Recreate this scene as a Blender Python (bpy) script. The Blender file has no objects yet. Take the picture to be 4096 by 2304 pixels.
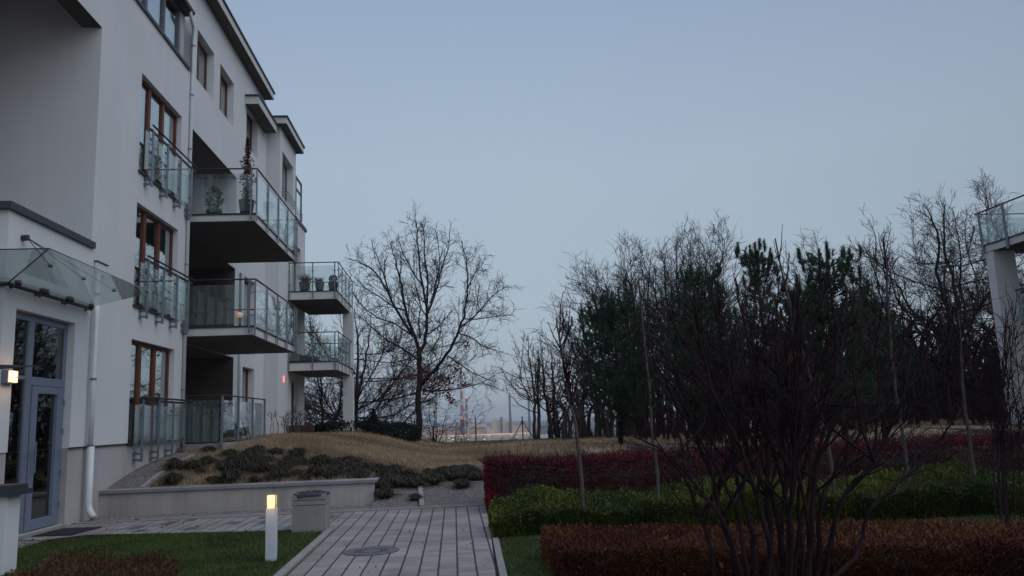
import bpy, math, random
import numpy as np
from math import radians, sin, cos, pi
from mathutils import Matrix, Vector
R = math.radians
C = bpy.context.scene.collection
scn = bpy.context.scene

# ------------------------------------------------------------------ camera
cam_d = bpy.data.cameras.new('camera'); cam = bpy.data.objects.new('camera', cam_d); C.objects.link(cam)
EYE = 1.6
cam.location = (0, 0, EYE)
YAW, PITCH, ROLL = R(-4.4514), R(9.2128), -0.037
cam.matrix_world = Matrix.Translation((0, 0, EYE)) @ Matrix.Rotation(YAW, 4, 'Z') @ Matrix.Rotation(pi/2+PITCH, 4, 'X') @ Matrix.Rotation(ROLL, 4, 'Z')
cam_d.sensor_width = 36; cam_d.lens = 36*3200/4096
cam_d.clip_start = .1; cam_d.clip_end = 20000
scn.camera = cam

# ------------------------------------------------------------------ sky, sun, exposure
world = bpy.data.worlds.new('World'); scn.world = world; world.use_nodes = True
wn = world.node_tree; wn.nodes.clear()
def wnode(t): return wn.nodes.new(t)
wo = wnode('ShaderNodeOutputWorld'); wb = wnode('ShaderNodeBackground')
sky = wnode('ShaderNodeTexSky'); sky.sky_type = 'NISHITA'; sky.sun_disc = False
SUN_EL, SUN_AZ = 2.0, 205.0
sky.sun_elevation = R(SUN_EL); sky.sun_rotation = R(SUN_AZ); sky.air_density = 1.0; sky.dust_density = 0.6; sky.ozone_density = 2.0
tc = wnode('ShaderNodeTexCoord'); sep = wnode('ShaderNodeSeparateXYZ')
wn.links.new(tc.outputs['Generated'], sep.inputs[0])
ramp = wnode('ShaderNodeValToRGB')
cr = ramp.color_ramp
stops = [(0.0, (.33,.39,.45)), (.03, (.325,.39,.455)), (.12, (.335,.42,.50)), (.30, (.325,.415,.51)), (.50, (.25,.33,.475)), (.75, (.42,.50,.66)), (1.0, (.62,.70,.86))]
cr.elements[0].position = 0; cr.elements[0].color = (*stops[0][1], 1)
cr.elements[1].position = 1; cr.elements[1].color = (*stops[-1][1], 1)
for p, c in stops[1:-1]:
    e = cr.elements.new(p); e.color = (*c, 1)
wn.links.new(sep.outputs['Z'], ramp.inputs[0])
# dusk tint from the Nishita sky, mostly evened out by the overcast dusk ramp
sc = wnode('ShaderNodeVectorMath'); sc.operation = 'SCALE'; sc.inputs['Scale'].default_value = .1
wn.links.new(sky.outputs[0], sc.inputs[0])
mx = wnode('ShaderNodeMix'); mx.data_type = 'RGBA'; mx.inputs['Factor'].default_value = .9
wn.links.new(sc.outputs[0], mx.inputs[6]); wn.links.new(ramp.outputs[0], mx.inputs[7])
x2 = wnode('ShaderNodeMath'); x2.operation = 'MULTIPLY'; wn.links.new(sep.outputs['X'], x2.inputs[0]); wn.links.new(sep.outputs['X'], x2.inputs[1])
fx = wnode('ShaderNodeMapRange'); fx.inputs[1].default_value = 0; fx.inputs[2].default_value = .36; fx.inputs[3].default_value = 1.0; fx.inputs[4].default_value = .84; wn.links.new(x2.outputs[0], fx.inputs[0])
vs = wnode('ShaderNodeVectorMath'); vs.operation = 'SCALE'; wn.links.new(mx.outputs[2], vs.inputs[0]); wn.links.new(fx.outputs[0], vs.inputs['Scale'])
nv = wnode('ShaderNodeTexNoise'); nv.inputs['Scale'].default_value = 1.6; nv.inputs['Detail'].default_value = 3; wn.links.new(tc.outputs['Generated'], nv.inputs['Vector'])
rv = wnode('ShaderNodeValToRGB'); rv.color_ramp.elements[0].position = .35; rv.color_ramp.elements[1].position = .65
rv.color_ramp.elements[0].color = (.985,.96,.985,1); rv.color_ramp.elements[1].color = (1.03,1.02,1.0,1); wn.links.new(nv.outputs[0], rv.inputs[0])
vm = wnode('ShaderNodeVectorMath'); vm.operation = 'MULTIPLY'; wn.links.new(vs.outputs[0], vm.inputs[0]); wn.links.new(rv.outputs[0], vm.inputs[1])
wn.links.new(vm.outputs[0], wb.inputs[0]); wb.inputs[1].default_value = 1.28  # dusk sky, matched to the photograph's exposure
wn.links.new(wb.outputs[0], wo.inputs[0])
sun_d = bpy.data.lights.new('sun', 'SUN'); sun = bpy.data.objects.new('sun', sun_d); C.objects.link(sun)
sun_d.energy = .95; sun_d.angle = R(60); sun_d.color = (.94, .96, 1.0)
sun.rotation_euler = (R(48), 0, R(60))
scn.view_settings.view_transform = 'Standard'; scn.view_settings.look = 'None'
scn.view_settings.exposure = 0.0; scn.view_settings.gamma = 1
scn.cycles.transparent_max_bounces = 16
scn.cycles.max_bounces = 6

# ------------------------------------------------------------------ materials
M = {}
def newmat(name):
    m = bpy.data.materials.new(name); m.use_nodes = True; nt = m.node_tree
    M[name] = m; return m, nt, nt.nodes['Principled BSDF']
def mat(name, col, rough=.8, var=.12, scale=4, bump=0, bscale=60, metal=0, spec=.3, fine=0, stretch=None, streak=0):
    m, nt, b = newmat(name)
    N = nt.nodes.new; L = nt.links.new
    t = N('ShaderNodeTexCoord'); src = t.outputs['Object']
    if stretch:
        mp = N('ShaderNodeMapping'); mp.inputs['Scale'].default_value = stretch; L(src, mp.inputs[0]); src = mp.outputs[0]
    n = N('ShaderNodeTexNoise'); n.inputs['Scale'].default_value = scale; n.inputs['Detail'].default_value = 6; L(src, n.inputs['Vector'])
    r = N('ShaderNodeValToRGB'); r.color_ramp.elements[0].position = .3; r.color_ramp.elements[1].position = .7
    r.color_ramp.elements[0].color = (*[c*(1-var) for c in col], 1); r.color_ramp.elements[1].color = (*[min(1, c*(1+var)) for c in col], 1)
    L(n.outputs[0], r.inputs[0]); out = r.outputs[0]
    if fine:
        n2 = N('ShaderNodeTexNoise'); n2.inputs['Scale'].default_value = bscale; n2.inputs['Detail'].default_value = 3; L(src, n2.inputs['Vector'])
        r2 = N('ShaderNodeMapRange'); r2.inputs[1].default_value = .3; r2.inputs[2].default_value = .7; r2.inputs[3].default_value = 1-fine; r2.inputs[4].default_value = 1+fine
        L(n2.outputs[0], r2.inputs[0])
        v = N('ShaderNodeVectorMath'); v.operation = 'SCALE'; L(out, v.inputs[0]); L(r2.outputs[0], v.inputs['Scale']); out = v.outputs[0]
    if streak:
        mp2 = N('ShaderNodeMapping'); mp2.inputs['Scale'].default_value = (2.6, 2.6, .16); L(t.outputs['Object'], mp2.inputs[0])
        n4 = N('ShaderNodeTexNoise'); n4.inputs['Scale'].default_value = 1.4; n4.inputs['Detail'].default_value = 7; n4.inputs['Roughness'].default_value = .62; L(mp2.outputs[0], n4.inputs['Vector'])
        r4 = N('ShaderNodeMapRange'); r4.inputs[1].default_value = .38; r4.inputs[2].default_value = .62; r4.inputs[3].default_value = 1-streak; r4.inputs[4].default_value = 1+streak*.35; L(n4.outputs[0], r4.inputs[0])
        v4 = N('ShaderNodeVectorMath'); v4.operation = 'SCALE'; L(out, v4.inputs[0]); L(r4.outputs[0], v4.inputs['Scale']); out = v4.outputs[0]
    L(out, b.inputs['Base Color'])
    b.inputs['Roughness'].default_value = rough; b.inputs['Metallic'].default_value = metal; b.inputs['Specular IOR Level'].default_value = spec
    if bump:
        nb = N('ShaderNodeTexNoise'); nb.inputs['Scale'].default_value = bscale; nb.inputs['Detail'].default_value = 4; L(src, nb.inputs['Vector'])
        bp = N('ShaderNodeBump'); bp.inputs['Strength'].default_value = bump; bp.inputs['Distance'].default_value = .01
        L(nb.outputs[0], bp.inputs['Height']); L(bp.outputs[0], b.inputs['Normal'])
    return m
def leafmat(name, cols, rough=.7, patch=None, pscale=1.2, trans=0):
    """per-leaf random colour, patches of other kinds by noise"""
    m, nt, b = newmat(name); N = nt.nodes.new; L = nt.links.new
    g = N('ShaderNodeNewGeometry'); r = N('ShaderNodeValToRGB'); r.color_ramp.interpolation = 'LINEAR'
    el = r.color_ramp.elements
    el[0].position = 0; el[0].color = (*cols[0], 1); el[1].position = 1; el[1].color = (*cols[-1], 1)
    for i, c in enumerate(cols[1:-1]):
        e = el.new((i+1)/(len(cols)-1)); e.color = (*c, 1)
    L(g.outputs['Random Per Island'], r.inputs[0]); out = r.outputs[0]
    if patch:
        t = N('ShaderNodeTexCoord'); n = N('ShaderNodeTexNoise'); n.inputs['Scale'].default_value = pscale; n.inputs['Detail'].default_value = 3
        L(t.outputs['Object'], n.inputs['Vector'])
        mr = N('ShaderNodeMapRange'); mr.inputs[1].default_value = .45; mr.inputs[2].default_value = .62; L(n.outputs[0], mr.inputs[0])
        x = N('ShaderNodeMix'); x.data_type = 'RGBA'; L(mr.outputs[0], x.inputs['Factor']); L(out, x.inputs[6])
        r3 = N('ShaderNodeVectorMath'); r3.operation = 'MULTIPLY'; L(out, r3.inputs[0]); r3.inputs[1].default_value = patch
        L(r3.outputs[0], x.inputs[7]); out = x.outputs[2]
    L(out, b.inputs['Base Color']); b.inputs['Roughness'].default_value = rough; b.inputs['Specular IOR Level'].default_value = .2
    return m
def glassmat(name, tint, ior=1.6, rough=.02, diff=0, diffcol=(.5,.55,.55), wob=0):
    m = bpy.data.materials.new(name); m.use_nodes = True; nt = m.node_tree; nt.nodes.clear(); M[name] = m
    N = nt.nodes.new; L = nt.links.new
    o = N('ShaderNodeOutputMaterial'); lw = N('ShaderNodeLayerWeight'); pw = N('ShaderNodeMath'); pw.operation = 'POWER'; L(lw.outputs['Facing'], pw.inputs[0]); pw.inputs[1].default_value = 4.5
    fr = N('ShaderNodeMapRange'); L(pw.outputs[0], fr.inputs[0]); fr.inputs[3].default_value = ior
    gl = N('ShaderNodeBsdfGlossy'); gl.inputs['Roughness'].default_value = rough; gl.inputs[0].default_value = (.95, 1, 1, 1)
    tr = N('ShaderNodeBsdfTransparent'); tr.inputs[0].default_value = (*tint, 1)
    src = tr.outputs[0]
    if diff:
        d = N('ShaderNodeBsdfDiffuse'); d.inputs[0].default_value = (*diffcol, 1)
        m1 = N('ShaderNodeMixShader'); m1.inputs[0].default_value = diff; L(tr.outputs[0], m1.inputs[1]); L(d.outputs[0], m1.inputs[2]); src = m1.outputs[0]
    mx = N('ShaderNodeMixShader'); L(fr.outputs[0], mx.inputs[0]); L(src, mx.inputs[1]); L(gl.outputs[0], mx.inputs[2])
    n = N('ShaderNodeTexNoise'); n.inputs['Scale'].default_value = 1.3; tcn = N('ShaderNodeTexCoord'); L(tcn.outputs['Object'], n.inputs['Vector'])
    bp = N('ShaderNodeBump'); bp.inputs['Strength'].default_value = wob; bp.inputs['Distance'].default_value = .01; L(n.outputs[0], bp.inputs['Height'])
    if wob: L(bp.outputs[0], gl.inputs['Normal'])
    L(mx.outputs[0], o.inputs[0]); return m
def emit(name, col, s):
    m, nt, b = newmat(name); b.inputs['Base Color'].default_value = (.8,.8,.8,1)
    b.inputs['Emission Color'].default_value = (*col, 1); b.inputs['Emission Strength'].default_value = s; return m

mat('plaster', (.60,.60,.61), .9, .045, .5, .45, 110, fine=.04, streak=.025)
mat('plinth_plaster', (.40,.375,.37), .9, .08, 1.2, .45, 110, fine=.06, streak=.05)
mat('retaining_plaster', (.41,.375,.345), .9, .10, 1.5, .4, 110, fine=.06, streak=.16)
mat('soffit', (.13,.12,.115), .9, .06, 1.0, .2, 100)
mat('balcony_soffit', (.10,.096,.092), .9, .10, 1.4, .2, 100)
mat('slab_edge', (.55,.54,.53), .85, .08, 3, .2, 90)
mat('dark_metal', (.03,.03,.038), .5, .1, 5, spec=.5)
mat('steel', (.17,.20,.235), .45, .08, 5, metal=.5, spec=.5)
mat('rail_wood', (.035,.024,.024), .5, .2, 6)
mat('window_wood', (.11,.034,.020), .5, .22, 8, stretch=(6, 6, .6))
mat('door_metal', (.17,.20,.27), .5, .06, 4, metal=.2, spec=.5)
mat('grey_frame', (.085,.095,.12), .5, .1, 4, spec=.5)
mat('pipe_white', (.62,.64,.66), .45, .05, 4)
mat('coping', (.22,.215,.225), .5, .15, 3, .1, 50, spec=.5)
mat('curtain', (.50,.50,.47), .9, .22, 3, stretch=(9, 9, .2))
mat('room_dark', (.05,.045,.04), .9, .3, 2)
mat('concrete', (.25,.235,.225), .9, .10, 3, .4, 60, fine=.09)
mat('bollard_paint', (.52,.54,.60), .5, .05, 4)
mat('bag', (.012,.013,.026), .6, .3, 9, spec=.6)
mat('rubber', (.018,.018,.022), .9, .2, 20, .5, 200)
mat('iron', (.13,.125,.135), .6, .25, 30, .6, 90, metal=.3)
mat('bark', (.036,.028,.026), .95, .35, 5, .5, 40, spec=.1)
mat('bark_far', (.046,.038,.040), .95, .3, 5, spec=.1)
mat('bark_grey', (.075,.062,.060), .9, .35, 6, .5, 50)
mat('twig', (.055,.042,.044), .95, .25, 3, spec=.1)
mat('twig_purple', (.026,.015,.018), .95, .5, 3, spec=.08)
mat('twig_red', (.055,.016,.024), .85, .35, 3)
mat('soil', (.035,.028,.022), .95, .3, 3, .6, 30, fine=.2)
mat('planter_dark', (.03,.032,.036), .6, .2, 5)
mat('planter_wood', (.05,.025,.02), .7, .3, 5)
mat('rust', (.16,.09,.06), .8, .2, 5)
mat('fence_metal', (.035,.04,.04), .6, .2, 5)
mat('plain', (.10,.10,.11), .9, .3, .01)
mat('water', (.03,.035,.05), .15, .1, .01, spec=.5)
mat('plant_wall', (.78,.56,.44), .9, .25, .05)
mat('plant_tower', (.85,.68,.50), .9, .15, .05)
mat('chimney_grey', (.16,.17,.19), .9, .1, .05)
mat('chimney_red', (.40,.15,.14), .9, .1, .05)
mat('chimney_white', (.62,.60,.58), .9, .1, .05)
mat('chimney_brown', (.24,.12,.12), .9, .1, .05)
mat('foil', (.35,.33,.31), .8, .1, 5)
emit('lamp_glow', (1, .42, .12), 2.1)
emit('lamp_soft', (1, .50, .16), .9)
emit('red_glow', (1, .05, .04), 1.5)
emit('orange_glow', (1, .40, .12), .55)
emit('port_light', (1, .72, .42), 1.0)
glassmat('pane', (.62,.68,.70), .42)
glassmat('door_pane', (.30,.30,.27), .16)
glassmat('rail_glass', (.90,.94,.93), .05, .02, .05, (.50,.54,.54))
glassmat('canopy_glass', (.82,.87,.86), .05, .05, .15, (.52,.57,.56))
leafmat('leaf_red', [(.06,.008,.016), (.14,.012,.022), (.32,.016,.026), (.09,.018,.036)], patch=(.40,.75,1.1), pscale=.9)
leafmat('leaf_green', [(.028,.042,.013), (.065,.090,.016), (.12,.145,.020), (.18,.19,.04)], patch=(.5,.6,.95), pscale=.8)
leafmat('leaf_brown', [(.052,.019,.012), (.115,.036,.017), (.195,.068,.025), (.08,.025,.017)], patch=(.6,.5,.75), pscale=.7)
leafmat('leaf_mixed', [(.05,.05,.018), (.09,.075,.03), (.085,.035,.018), (.05,.018,.01)], patch=(.85,.45,.45), pscale=1.3)
leafmat('leaf_oak', [(.05,.014,.010), (.09,.022,.014), (.12,.035,.02)])
leafmat('leaf_thuja', [(.03,.025,.02), (.06,.035,.026), (.035,.04,.025)])
leafmat('leaf_rust', [(.10,.02,.012), (.16,.04,.02)])
leafmat('needle', [(.026,.054,.034), (.045,.082,.050), (.070,.105,.068)])
leafmat('clipped', [(.008,.014,.008), (.015,.026,.014), (.010,.018,.012)])
leafmat('grass_green', [(.028,.055,.010), (.048,.088,.014), (.075,.11,.022), (.10,.085,.04)], patch=(.62,.6,.6), pscale=1.1)
leafmat('grass_straw', [(.27,.195,.115), (.36,.265,.165), (.44,.33,.21), (.17,.125,.078)], patch=(.60,.60,.62), pscale=.35)
leafmat('grass_tussock', [(.018,.019,.014), (.040,.038,.027), (.085,.070,.046), (.014,.016,.011)])
leafmat('stone_bits', [(.10,.09,.085), (.19,.17,.16), (.28,.25,.24), (.13,.11,.12)])

# straw ground, lawn ground
mat('straw_ground', (.27,.20,.125), .95, .4, .9, .5, 30, fine=.25, stretch=(.5, 2.5, 1))
mat('lawn_ground', (.022,.040,.009), .95, .35, 2, .5, 60, fine=.3)
mat('gravel_ground', (.12,.105,.10), .95, .2, 6, .8, 60, fine=.35)
# paving: long rows along Y, faint cross joints
def paving():
    m, nt, b = newmat('paving'); N = nt.nodes.new; L = nt.links.new
    t = N('ShaderNodeTexCoord'); sp = N('ShaderNodeSeparateXYZ'); L(t.outputs['Object'], sp.inputs[0])
    def math_(op, a, bb=None, c=None):
        n = N('ShaderNodeMath'); n.operation = op
        for i, v in enumerate((a, bb, c)):
            if v is None: continue
            if isinstance(v, (int, float)): n.inputs[i].default_value = v
            else: L(v, n.inputs[i])
        return n.outputs[0]
    nz = N('ShaderNodeTexNoise'); nz.inputs['Scale'].default_value = 9; L(t.outputs['Object'], nz.inputs['Vector'])
    wob = math_('MULTIPLY', math_('SUBTRACT', nz.outputs[0], .5), .016)
    xw = math_('ADD', sp.outputs[0], wob)
    rx = math_('DIVIDE', xw, .205); fx = math_('ABSOLUTE', math_('SUBTRACT', math_('FRACT', rx), .5))   # .5 at joint
    row = math_('FLOOR', rx)
    yo = math_('ADD', sp.outputs[1], math_('MULTIPLY', row, .073))
    ry = math_('DIVIDE', math_('ADD', yo, wob), .16); fy = math_('ABSOLUTE', math_('SUBTRACT', math_('FRACT', ry), .5))
    jx = N('ShaderNodeMapRange'); jx.inputs[1].default_value = .435; jx.inputs[2].default_value = .475; L(fx, jx.inputs[0])
    jy = N('ShaderNodeMapRange'); jy.inputs[1].default_value = .465; jy.inputs[2].default_value = .495; L(fy, jy.inputs[0])
    cv = N('ShaderNodeCombineXYZ'); L(row, cv.inputs[0]); L(math_('FLOOR', ry), cv.inputs[1])
    wt = N('ShaderNodeTexWhiteNoise'); L(cv.outputs[0], wt.inputs['Vector'])
    r = N('ShaderNodeValToRGB'); L(wt.outputs['Value'], r.inputs[0])
    r.color_ramp.elements[0].color = (.22,.203,.196,1); r.color_ramp.elements[1].color = (.295,.272,.262,1)
    n2 = N('ShaderNodeTexNoise'); n2.inputs['Scale'].default_value = 1.3; n2.inputs['Detail'].default_value = 8; L(t.outputs['Object'], n2.inputs['Vector'])
    mr = N('ShaderNodeMapRange'); mr.inputs[1].default_value = .3; mr.inputs[2].default_value = .7; mr.inputs[3].default_value = .66; mr.inputs[4].default_value = 1.18; L(n2.outputs[0], mr.inputs[0])
    v = N('ShaderNodeVectorMath'); v.operation = 'SCALE'; L(r.outputs[0], v.inputs[0]); L(mr.outputs[0], v.inputs['Scale'])
    # joints
    m1 = N('ShaderNodeMix'); m1.data_type = 'RGBA'; L(math_('MULTIPLY', jy.outputs[0], .35), m1.inputs['Factor']); L(v.outputs[0], m1.inputs[6]); m1.inputs[7].default_value = (.05,.045,.045,1)
    m2 = N('ShaderNodeMix'); m2.data_type = 'RGBA'; L(jx.outputs[0], m2.inputs['Factor']); L(m1.outputs[2], m2.inputs[6]); m2.inputs[7].default_value = (.022,.02,.02,1)
    L(m2.outputs[2], b.inputs['Base Color']); b.inputs['Roughness'].default_value = .75; b.inputs['Specular IOR Level'].default_value = .35
    hh = math_('SUBTRACT', 1, math_('MAXIMUM', jx.outputs[0], math_('MULTIPLY', jy.outputs[0], .4)))
    n3 = N('ShaderNodeTexNoise'); n3.inputs['Scale'].default_value = 120; L(t.outputs['Object'], n3.inputs['Vector'])
    bp = N('ShaderNodeBump'); bp.inputs['Strength'].default_value = .7; bp.inputs['Distance'].default_value = .012
    L(math_('ADD', hh, math_('MULTIPLY', n3.outputs[0], .12)), bp.inputs['Height']); L(bp.outputs[0], b.inputs['Normal'])
paving()

# ------------------------------------------------------------------ mesh builder
ORIG = {}
class MB:
    def __init__(s): s.V = []; s.n = 0; s.Q = []; s.T = []; s.P = []
    def add(s, v):
        v = np.asarray(v, dtype=float).reshape(-1, 3); o = s.n; s.V.append(v); s.n += len(v); return o
    def quads(s, v, q): o = s.add(v); s.Q.append(np.asarray(q)+o)
    def tris(s, v, t): o = s.add(v); s.T.append(np.asarray(t)+o)
    def poly(s, v): o = s.add(v); s.P.append(tuple(range(o, o+len(v))))
    def box(s, x0, x1, y0, y1, z0, z1):
        x0, x1 = sorted((x0, x1)); y0, y1 = sorted((y0, y1)); z0, z1 = sorted((z0, z1))
        v = [(x0,y0,z0),(x1,y0,z0),(x1,y1,z0),(x0,y1,z0),(x0,y0,z1),(x1,y0,z1),(x1,y1,z1),(x0,y1,z1)]
        s.quads(v, [(0,3,2,1),(4,5,6,7),(0,1,5,4),(1,2,6,5),(2,3,7,6),(3,0,4,7)]); return s
    def hexa(s, v): s.quads(v, [(0,3,2,1),(4,5,6,7),(0,1,5,4),(1,2,6,5),(2,3,7,6),(3,0,4,7)]); return s
    def bar(s, a, b, w, h=None, up=(0,0,1)):
        h = h or w; a = np.array(a, float); b = np.array(b, float); d = b-a; d /= np.linalg.norm(d)
        u = np.array(up, float); x = np.cross(d, u)
        if np.linalg.norm(x) < 1e-4: x = np.cross(d, (0, 1, 0))
        x /= np.linalg.norm(x); u = np.cross(x, d)
        v = [p + x*sx*w/2 + u*su*h/2 for p in (a, b) for sx, su in ((-1,-1),(1,-1),(1,1),(-1,1))]
        return s.hexa(v)
    def tube(s, pts, rad, n=6, cap=True):
        pts = np.asarray(pts, float); k = len(pts); rad = np.broadcast_to(np.asarray(rad, float), (k,))
        t = np.gradient(pts, axis=0); t /= np.linalg.norm(t, axis=1)[:, None]+1e-9
        m = t.mean(0); ref = np.array((1.,0,0)) if abs(m[0]) < .6*np.linalg.norm(m)+1e-6 else np.array((0,1.,0))
        a = np.cross(t, ref); a /= np.linalg.norm(a, axis=1)[:, None]+1e-9; b = np.cross(t, a)
        th = np.arange(n)*2*pi/n
        v = pts[:, None]+rad[:, None, None]*(a[:, None]*np.cos(th)[None, :, None]+b[:, None]*np.sin(th)[None, :, None])
        o = s.add(v.reshape(-1, 3))
        i = np.arange(k-1)[:, None]*n; j = np.arange(n)[None]; j2 = (j+1) % n
        s.Q.append((np.stack([i+j, i+j2, i+n+j2, i+n+j], -1)).reshape(-1, 4)+o)
        if cap and n > 3:
            s.P.append(tuple(o+x for x in range(n))[::-1]); s.P.append(tuple(o+(k-1)*n+x for x in range(n)))
        return s
    def lathe(s, cx, cy, prof, n=20):
        th = np.arange(n)*2*pi/n
        v = np.array([[(cx+r*cos(a), cy+r*sin(a), z) for a in th] for r, z in prof]).reshape(-1, 3); o = s.add(v); k = len(prof)
        i = np.arange(k-1)[:, None]*n; j = np.arange(n)[None]; j2 = (j+1) % n
        s.Q.append((np.stack([i+j, i+j2, i+n+j2, i+n+j], -1)).reshape(-1, 4)+o)
        s.P.append(tuple(o+x for x in range(n))[::-1]); s.P.append(tuple(o+(k-1)*n+x for x in range(n))); return s
    def cards(s, P, size, rng, asp=1.6, upb=0., d=None):
        """leaf quads (diamond) at points P"""
        n = len(P); P = np.asarray(P)
        a = rng.normal(size=(n, 3)) if d is None else d+rng.normal(size=(n, 3))*.35
        a[:, 2] += upb; a /= np.linalg.norm(a, axis=1)[:, None]
        b = np.cross(a, rng.normal(size=(n, 3))); b /= np.linalg.norm(b, axis=1)[:, None]
        sz = np.broadcast_to(size, (n,))*rng.uniform(.6, 1.3, n); sz = sz[:, None]
        v = np.stack([P, P+a*sz*.5+b*sz*.5/asp, P+a*sz, P+a*sz*.5-b*sz*.5/asp], 1).reshape(-1, 3)
        s.quads(v, np.arange(n*4).reshape(-1, 4))
    def blades(s, P, h, w, rng, lean=.35, d=None):
        n = len(P); P = np.asarray(P); L = np.stack([rng.normal(size=n)*lean, rng.normal(size=n)*lean, np.ones(n)], 1)
        if d is not None: L = L+d
        hh = (np.broadcast_to(h, (n,))*rng.uniform(.5, 1.25, n))[:, None]
        a = rng.uniform(0, pi, n); b = np.stack([np.cos(a), np.sin(a), np.zeros(n)], 1)*w/2
        v = np.stack([P-b, P+b, P+L*hh], 1).reshape(-1, 3); s.tris(v, np.arange(n*3).reshape(-1, 3))
    def build(s, name, m, parent=None, loc=None, smooth=False, bevel=0):
        me = bpy.data.meshes.new(name)
        if parent is not None: org = ORIG[parent.name]
        else: org = np.array(loc if loc is not None else (0, 0, 0), float)
        V = np.concatenate(s.V)-org
        me.vertices.add(len(V)); me.vertices.foreach_set('co', V.astype(np.float32).ravel())
        lv = []; ls = []; tot = 0
        for arr, k in ((s.Q, 4), (s.T, 3)):
            if arr:
                a = np.concatenate([x.reshape(-1, k) for x in arr]); lv.append(a.ravel()); ls.append(np.full(len(a), k))
        for p in s.P: lv.append(np.array(p)); ls.append(np.array([len(p)]))
        lv = np.concatenate(lv).astype(np.int32); ls = np.concatenate(ls).astype(np.int32)
        me.loops.add(len(lv)); me.loops.foreach_set('vertex_index', lv)
        me.polygons.add(len(ls)); st = np.concatenate([[0], np.cumsum(ls)[:-1]]).astype(np.int32)
        me.polygons.foreach_set('loop_start', st); me.polygons.foreach_set('loop_total', ls)
        me.polygons.foreach_set('use_smooth', np.full(len(ls), bool(smooth)))
        me.update(calc_edges=True); me.validate()
        me.materials.append(M[m] if isinstance(m, str) else m)
        o = bpy.data.objects.new(name, me); C.objects.link(o)
        if parent is not None: o.parent = parent
        else: o.location = org
        ORIG[o.name] = org
        if bevel:
            bv = o.modifiers.new('bevel', 'BEVEL'); bv.width = bevel; bv.segments = 2; bv.limit_method = 'ANGLE'
        return o
def B(*a): return MB().box(*a)
def empty(name, loc):
    o = bpy.data.objects.new(name, None); C.objects.link(o); o.location = loc; ORIG[o.name] = np.array(loc, float); return o
def tag(o, label, cat, group=None, kind=None):
    if label: o['label'] = label
    if cat: o['category'] = cat
    if group: o['group'] = group
    if kind: o['kind'] = kind
    return o
def structure(o): o['kind'] = 'structure'; return o
CH = {}
def kids(o): return [c for c in bpy.data.objects if c.parent == o]
def copy_tree(o, parent=None, ks=None):
    c = o.copy(); C.objects.link(c); ORIG[c.name] = ORIG[o.name]
    if parent is not None: c.parent = parent
    for ch in kids(o): copy_tree(ch, c)
    return c
rng = np.random.default_rng(7)
F_, CX, CY = 3200., 2048., 1152.
MW = np.array(cam.matrix_world.to_3x3())
def W(xd, yd, Y):
    """measured point of the photograph (2576-px copy) -> point at distance Y: used to read off real sizes and places"""
    x, y = xd/.62891, yd/.62891
    d = MW @ np.array([(x-CX)/F_, -(y-CY)/F_, -1]); t = Y/d[1]; return np.array([d[0]*t, Y, EYE+d[2]*t])

# ------------------------------------------------------------------ terrain
def sst(t): t = np.clip(t, 0, 1); return t*t*(3-2*t)
def hgt(x, y):
    x = np.asarray(x, float); y = np.asarray(y, float)
    s = sst((x+4.7)/4.6)
    left = np.where(y < 16.42, 0, .44+.78*(1-np.exp(-np.maximum(y-16.4, 0)/2.8)))
    right = .42*sst((y-15.25)/3.0)+.33*sst((x-12)/6)*sst((y-15)/6)
    behind_wall = np.where((x < -1.6), np.where(y < 16.42, 0, np.maximum(right, .44)), right)
    z = left*(1-s)+behind_wall*s
    z = z - .38*np.maximum(y-41.5, 0)
    z = z + .03*np.sin(x*1.7+y*.4)*sst((y-19)/3)*sst((38-y)/3)
    z = np.maximum(z, -30)
    z = np.where(y < 15.25, 0, z)
    return z
def sheet(name, xs, ys, m, off=0., clip=None):
    X, Y = np.meshgrid(xs, ys); Zz = hgt(X, Y)+off
    v = np.stack([X, Y, Zz], -1).reshape(-1, 3); nx = len(xs)
    q = [(j*nx+i, j*nx+i+1, (j+1)*nx+i+1, (j+1)*nx+i) for j in range(len(ys)-1) for i in range(nx-1)]
    if clip is not None: q = [f for f in q if clip(*v[list(f)].mean(0)[:2])]
    mb = MB(); mb.quads(v, q); return mb.build(name, m, smooth=True)
xs = np.concatenate([[-9000,-3000,-1000,-300,-100,-40], np.arange(-20,-8,2), np.arange(-8, 3, .5), [-1.62,-1.58], np.arange(3, 30, 1.5), [32,40,60,100,300,1000,3000,9000]])
ys = np.concatenate([[-60,-20,0,6,10,13,15.2], np.arange(15.4,16.4,.25), [16.41,16.43], np.arange(16.6, 22, .4), np.arange(22, 44, 1.), [46,50,60,80,100,121,122,200,500,1000,3000,9000]])
structure(sheet('ground', np.unique(np.round(xs, 3)), np.unique(np.round(ys, 3)), 'soil'))
# lawn near left, lawn strip right
def flat(name, poly, z, m, th=None):
    mb = MB(); mb.poly([(x, y, z) for x, y in poly]); return structure(mb.build(name, m))
flat('lawn', [(-7.5,2.0),(-2.0,2.0),(-1.92,9.2),(-2.0,12.85),(-3.3,13.05),(-5.8,13.55),(-6.35,13.1),(-6.3,12.3),(-7.5,11.8)], .008, 'lawn_ground')
flat('lawn', [(.36,2),(9.5,2),(12,14),(.6,14)], .008, 'lawn_ground')
xs2 = np.unique(np.round(np.concatenate([np.arange(-7.3, 3, .4), np.arange(3, 32, 1.2)]), 3)); ys2 = np.unique(np.round(np.concatenate([np.arange(16.6, 23, .4), np.arange(23, 41.6, .8), [41.6,42.2,43,44]]), 3))
structure(sheet('meadow', xs2, ys2, 'straw_ground', .006, clip=lambda x, y: not (x > -1.7 and y < 17.6)))
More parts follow.
